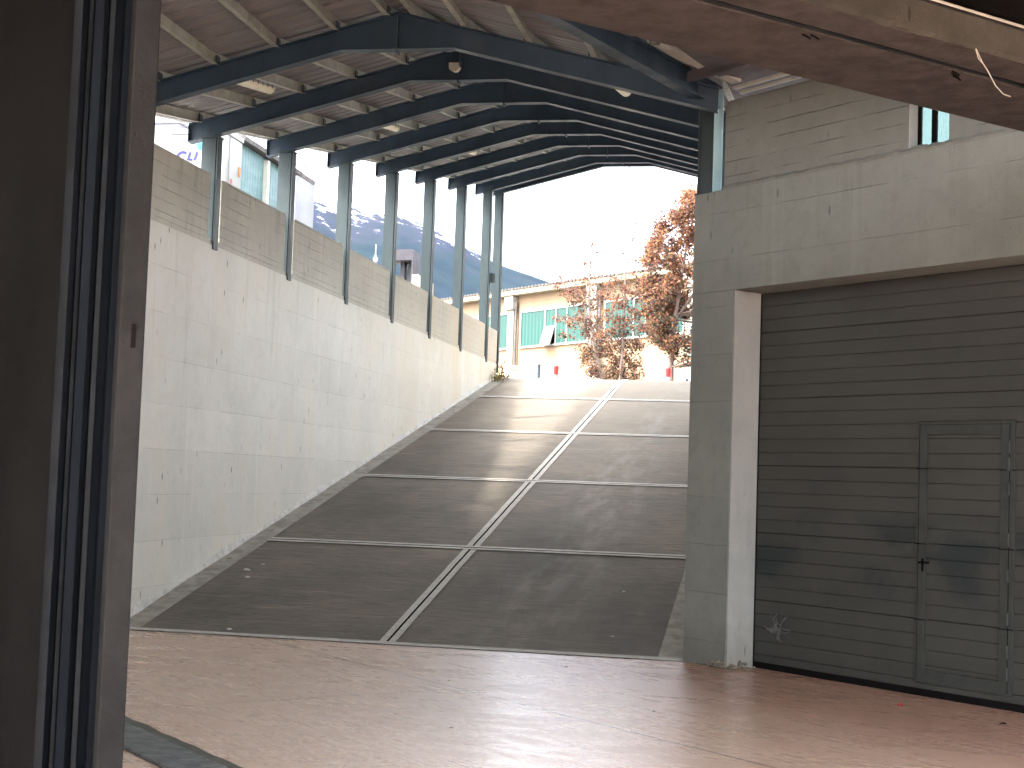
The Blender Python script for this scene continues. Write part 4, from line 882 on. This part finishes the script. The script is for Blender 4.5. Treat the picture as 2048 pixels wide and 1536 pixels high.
gp2 = MB(); gp2.tube([(-2.9, 38, ZG), (-2.9, 38, ZG + 0.42)], 0.04, 12); gp2.tube([(-2.9, 38, ZG + 0.42), (-2.9, 38, ZG + 0.44)], 0.05, 12)
tag(gp2.build('short_post', M['post'], loc=(-2.9, 38, ZG)), 'low dark stub post right of the second red-topped bollard', 'post')
lw = MB(); lw.box(-5.0, -3.45, 40.3, 40.5, ZG, ZG + 0.42); 
tag(lw.build('planter_wall', M['greyc'], loc=(-4.2, 40.4, ZG), bevel=.01), 'low grey planter wall between the shrub trees and the second bollard', 'wall')

# white car, nose toward the trees
ca = thing('parked_car', 'white parked car half hidden behind the garage pier at the top of the ramp', 'car', (-1.2, 42, ZG))
cx0, cy0 = -3.45, 41.2
side = [(0, .28), (0.02, .62), (0.10, .74), (0.95, .90), (1.75, 1.40), (2.1, 1.47), (3.2, 1.45), (3.95, .98), (4.15, .92), (4.2, .4), (4.15, .28)]
mb = MB(); mb.prism([V((cx0 + a, cy0, ZG + b)) for a, b in side], (0, 1.72, 0)); mb.build('body', M['carw'], ca, bevel=0.06)
mb = MB(); wsd = [(1.02, .93), (1.74, 1.37), (1.80, 1.37), (1.12, .93)]
mb.add([V((cx0 + 1.00, cy0 + .12, ZG + .945)), V((cx0 + 1.70, cy0 + .18, ZG + 1.385)), V((cx0 + 1.70, cy0 + 1.54, ZG + 1.385)), V((cx0 + 1.00, cy0 + 1.60, ZG + .945))], [(0, 1, 2, 3)])
mb.prism([V((cx0 + a, cy0 - .006, ZG + b)) for a, b in ((1.25, .97), (1.85, 1.33), (2.5, 1.36), (2.5, .97))], (0, .02, 0)); mb.prism([V((cx0 + a, cy0 - .006, ZG + b)) for a, b in ((2.56, .97), (2.56, 1.36), (3.15, 1.33), (3.6, 1.0))], (0, .02, 0)); mb.build('window', M['carg'], ca)
for a in (0.75, 3.35):
    for yy in (cy0 - .01, cy0 + 1.55):
        mb = MB(); mb.tube([(cx0 + a, yy, ZG + .31), (cx0 + a, yy + .18, ZG + .31)], 0.31, 20); mb.build('wheel', M['tyre'], ca)
mb = MB(); mb.obox(V((cx0 + .06, cy0 + .25, ZG + .66)), V((1, 0, 0)), V((0, 1, 0)), V((0, 0, 1)), .12, .32, .12); mb.build('headlight', M['glass'], ca, bevel=.02)
mb = MB(); mb.obox(V((cx0 + .06, cy0 + 1.47, ZG + .66)), V((1, 0, 0)), V((0, 1, 0)), V((0, 0, 1)), .12, .32, .12); mb.build('headlight', M['glass'], ca, bevel=.02)

# ------------------------------------------------------------------ trees
def leaf_add(vs, fs, mi, c, n_, sz, k):
    a = n_.cross(V((random.gauss(0, 1), random.gauss(0, 1), random.gauss(0, 1)))); 
    if a.length < 1e-3: return
    a.normalize(); b = n_.cross(a).normalized(); o = len(vs)
    for (u, v_) in ((0, -.5), (.22, -.1), (.52, .05), (.2, .2), (0, .6), (-.2, .2), (-.52, .05), (-.22, -.1)):
        vs.append(c + a * (u * sz) + b * (v_ * sz) + n_ * (0.08 * sz * (abs(u))))
    fs.append(tuple(range(o, o + 8))); mi.append(k)
def tree(name, label, base, trunks, blobs, lsz, seed, pick):
    rnd = random.Random(seed); random.seed(seed)
    t = thing(name, label, 'tree', base, 'red-leaved trees beyond the ramp')
    mb = MB()
    for pts, r0 in trunks:
        n = len(pts); mb.tube(pts, [r0 * (1 - 0.8 * i / (n - 1)) for i in range(n)], 8)
    vs, fs, mi = [], [], []
    for (c, r, n, jit) in blobs:
        c = V(c)
        # twigs from the nearest trunk point
        tp = min((V(p) for pts, _ in trunks for p in pts), key=lambda p: (p - c).length + max(0, p.z - c.z) * 2)
        mid = (tp + c) / 2 + V((rnd.uniform(-.1, .1), rnd.uniform(-.1, .1), -.05)); mb.tube([tp, mid, c], [0.018, 0.012, 0.004], 5)
        ncl = max(2, n // 14)
        for q in range(ncl):
            d = V((rnd.gauss(0, 1), rnd.gauss(0, 1), rnd.gauss(0, 1))).normalized() * (rnd.random() ** 0.45)
            cc = c + V((d.x * r[0], d.y * r[1], d.z * r[2]))
            if q % 3 == 0: mb.tube([c, (c + cc) / 2 + V((0, 0, -.02)), cc], [0.006, 0.004, 0.002], 4, cap=False)
            for s_ in range(n // ncl):
                p = cc + V((rnd.gauss(0, jit), rnd.gauss(0, jit), rnd.gauss(0, jit * .8)))
                nn = V((rnd.gauss(0, .7), rnd.gauss(-.3, .7), rnd.gauss(.5, .6))).normalized()
                leaf_add(vs, fs, mi, p, nn, lsz * rnd.uniform(.6, 1.25), pick(p, rnd))
    mb.build('trunk', M['bark'], t)
    L = MB(); L.v = [tuple(v) for v in vs]; L.f = fs; L.mi = mi
    L.build('crown', [M['leaf_r'], M['leaf_o'], M['leaf_p'], M['leaf_g']], t); return t
def pickA(p, r):
    h = (p.z - ZG) / 4.5; x = r.random() + 0.25 * noise.noise(p * 1.5)
    if x < 0.50 - h * .7: return 3
    if x < 0.55 - h * .2: return 2
    return 0 if x < 0.82 - h * .12 else 1
def px2(px, py, y):   # helper only for laying out foliage clumps at a real depth
    u = (px - 1024); v_ = (py - 768); a = u * math.cos(ROLL) + v_ * math.sin(ROLL); b = -u * math.sin(ROLL) + v_ * math.cos(ROLL)
    f_ = 2950 * math.cos(PITCH) + b * math.sin(PITCH); up_ = 2950 * math.sin(PITCH) - b * math.cos(PITCH)
    X = a * math.cos(YAW) - f_ * math.sin(YAW); Y = a * math.sin(YAW) + f_ * math.cos(YAW); k = y / Y; return V((X * k, y, CAMH + up_ * k))
bl1 = []
rn = random.Random(3)
def B1(px, py, r, n, y=40.0, jit=.07): bl1.append((px2(px, py, y + rn.uniform(-.5, .5)), (r * 1.15, r * 1.3, r * .9), int(n * (2.0 if py < 560 else 3.2)), jit))
for px, py, r, n in ((1188, 465, .12, 16), (1182, 490, .14, 18), (1196, 508, .16, 24), (1178, 520, .16, 26), (1160, 535, .20, 26), (1192, 545, .2, 34), (1150, 555, .2, 22), (1175, 562, .24, 40), (1125, 562, .2, 24), (1110, 572, .16, 20), (1135, 580, .25, 50), (1165, 585, .28, 70), (1195, 590, .25, 60),
                     (1150, 605, .22, 50), (1180, 615, .25, 80), (1165, 635, .25, 70), (1140, 648, .2, 46), (1118, 640, .14, 24), (1190, 645, .25, 90), (1175, 665, .26, 90), (1135, 668, .16, 30), (1200, 675, .25, 110), (1175, 695, .22, 90), (1195, 705, .25, 110), (1170, 720, .2, 70), (1190, 735, .22, 90), (1205, 752, .22, 90), (1180, 752, .2, 60)): B1(px, py, r, n)
TZ = ZG
def trunkline(pxs, y): return [px2(a, b, y) for a, b in pxs]
tree('red_maple', 'left russet maple with sparse top and green skirt before the peach facade', (-5.35, 40, ZG), [([V((-5.30, 40, ZG))] + trunkline([(1200, 735), (1188, 690), (1180, 640), (1178, 590), (1180, 540), (1184, 490), (1188, 460)], 40), .05), (trunkline([(1182, 650), (1165, 600), (1140, 575), (1115, 568)], 40), .025)], bl1, .07, 11, pickA)
bl1 = []
for px, py, r, n in ((1275, 448, .08, 10), (1270, 462, .1, 12), (1245, 470, .12, 12), (1262, 480, .15, 16), (1240, 492, .14, 16), (1220, 512, .16, 18), (1250, 515, .2, 26), (1230, 535, .18, 22), (1262, 545, .2, 34), (1238, 560, .2, 34), (1215, 570, .2, 40), (1255, 580, .25, 60), (1225, 595, .25, 60), (1285, 590, .25, 50), (1245, 610, .28, 80), (1275, 625, .28, 80), (1225, 632, .25, 80), (1250, 650, .3, 110), (1285, 660, .28, 90), (1225, 665, .25, 100), (1245, 685, .3, 120), (1270, 695, .28, 110), (1220, 700, .25, 100), (1240, 715, .3, 130), (1265, 728, .28, 110), (1225, 738, .28, 120), (1250, 750, .28, 130), (1275, 752, .2, 70), (1235, 758, .25, 90)): B1(px, py, r, n, 41.2)
tree('red_maple', 'middle russet maple rising from the dark leafy shrub base', (-5.0, 41.2, ZG), [([px2(1240, 775, 41.2)] + trunkline([(1242, 740), (1246, 690), (1248, 640), (1250, 580), (1252, 520), (1264, 480), (1275, 450)], 41.2), .05), (trunkline([(1248, 600), (1235, 560), (1222, 520)], 41.2), .02)], bl1, .07, 12, pickA)
bl1 = []
rn2 = random.Random(5)
def edge_x(py):      # left outline of the big crown by height
    E_ = [(380, 1382), (400, 1368), (430, 1345), (460, 1318), (490, 1300), (520, 1290), (550, 1300), (570, 1285), (600, 1292), (640, 1298), (680, 1315), (705, 1345), (728, 1372)]
    for (a, xa_), (b, xb_) in zip(E_, E_[1:]):
        if py <= b: return xa_ + (xb_ - xa_) * (py - a) / (b - a)
    return 1372
for k in range(240):
    py = 385 + 335 * rn2.random(); ex = edge_x(py); px = ex + 2 + (1520 - ex) * rn2.random() ** 1.25
    rr_ = rn2.uniform(.2, .36); bl1.append((px2(px, py, 44 + rn2.uniform(-1.3, 1.5)), (rr_, rr_, rr_ * .75), int(165 * rn2.uniform(.6, 1.3)), .09))
for k in range(34):
    py = 385 + 340 * k / 34; ex = edge_x(py); bl1.append((px2(ex + rn2.uniform(-8, 8), py, 43.8), (.2, .3, .16), 50, .08))
def pickB(p, r):
    h = (p.z - 5.4) / 5.0; x = r.random() + 0.35 * noise.noise(p * 1.1)
    if x < 0.42 - h * .5: return 3
    if x < 0.62 - h * .35: return 2
    return 0 if x < 0.80 - h * .25 else 1
tree('red_maple', 'largest red-leaved tree, at right, partly hidden by the garage pier', (-3.9, 44, ZG), [([px2(1341, 790, 44)] + trunkline([(1342, 735), (1345, 690), (1352, 630), (1362, 560), (1375, 480), (1390, 420)], 44), .10), (trunkline([(1345, 680), (1325, 630), (1310, 580), (1312, 530)], 44), .05), (trunkline([(1352, 640), (1385, 590), (1420, 540), (1450, 500)], 44), .05), (trunkline([(1358, 590), (1340, 520), (1345, 460)], 44), .04)], bl1, .095, 13, pickB)

# ------------------------------------------------------------------ haze: even thin air over the valley
hz = bpy.data.materials.new('thin_air'); hz.use_nodes = True; t_ = hz.node_tree; t_.nodes.clear(); ho = t_.nodes.new('ShaderNodeOutputMaterial'); pv = t_.nodes.new('ShaderNodeVolumePrincipled')
pv.inputs['Color'].default_value = (0.14, 0.36, 1.0, 1); pv.inputs['Density'].default_value = 0.0000085; pv.inputs['Anisotropy'].default_value = 0.0
t_.links.new(pv.outputs[0], ho.inputs['Volume'])
mb = MB(); mb.box(-12500, 12500, -500, 12500, -3, 2200); tag(mb.build('haze', hz), kind='stuff')

scene.render.engine = 'CYCLES'
scene.cycles.max_bounces = 8; scene.cycles.diffuse_bounces = 5; scene.cycles.volume_bounces = 1
scene.cycles.use_adaptive_sampling = True
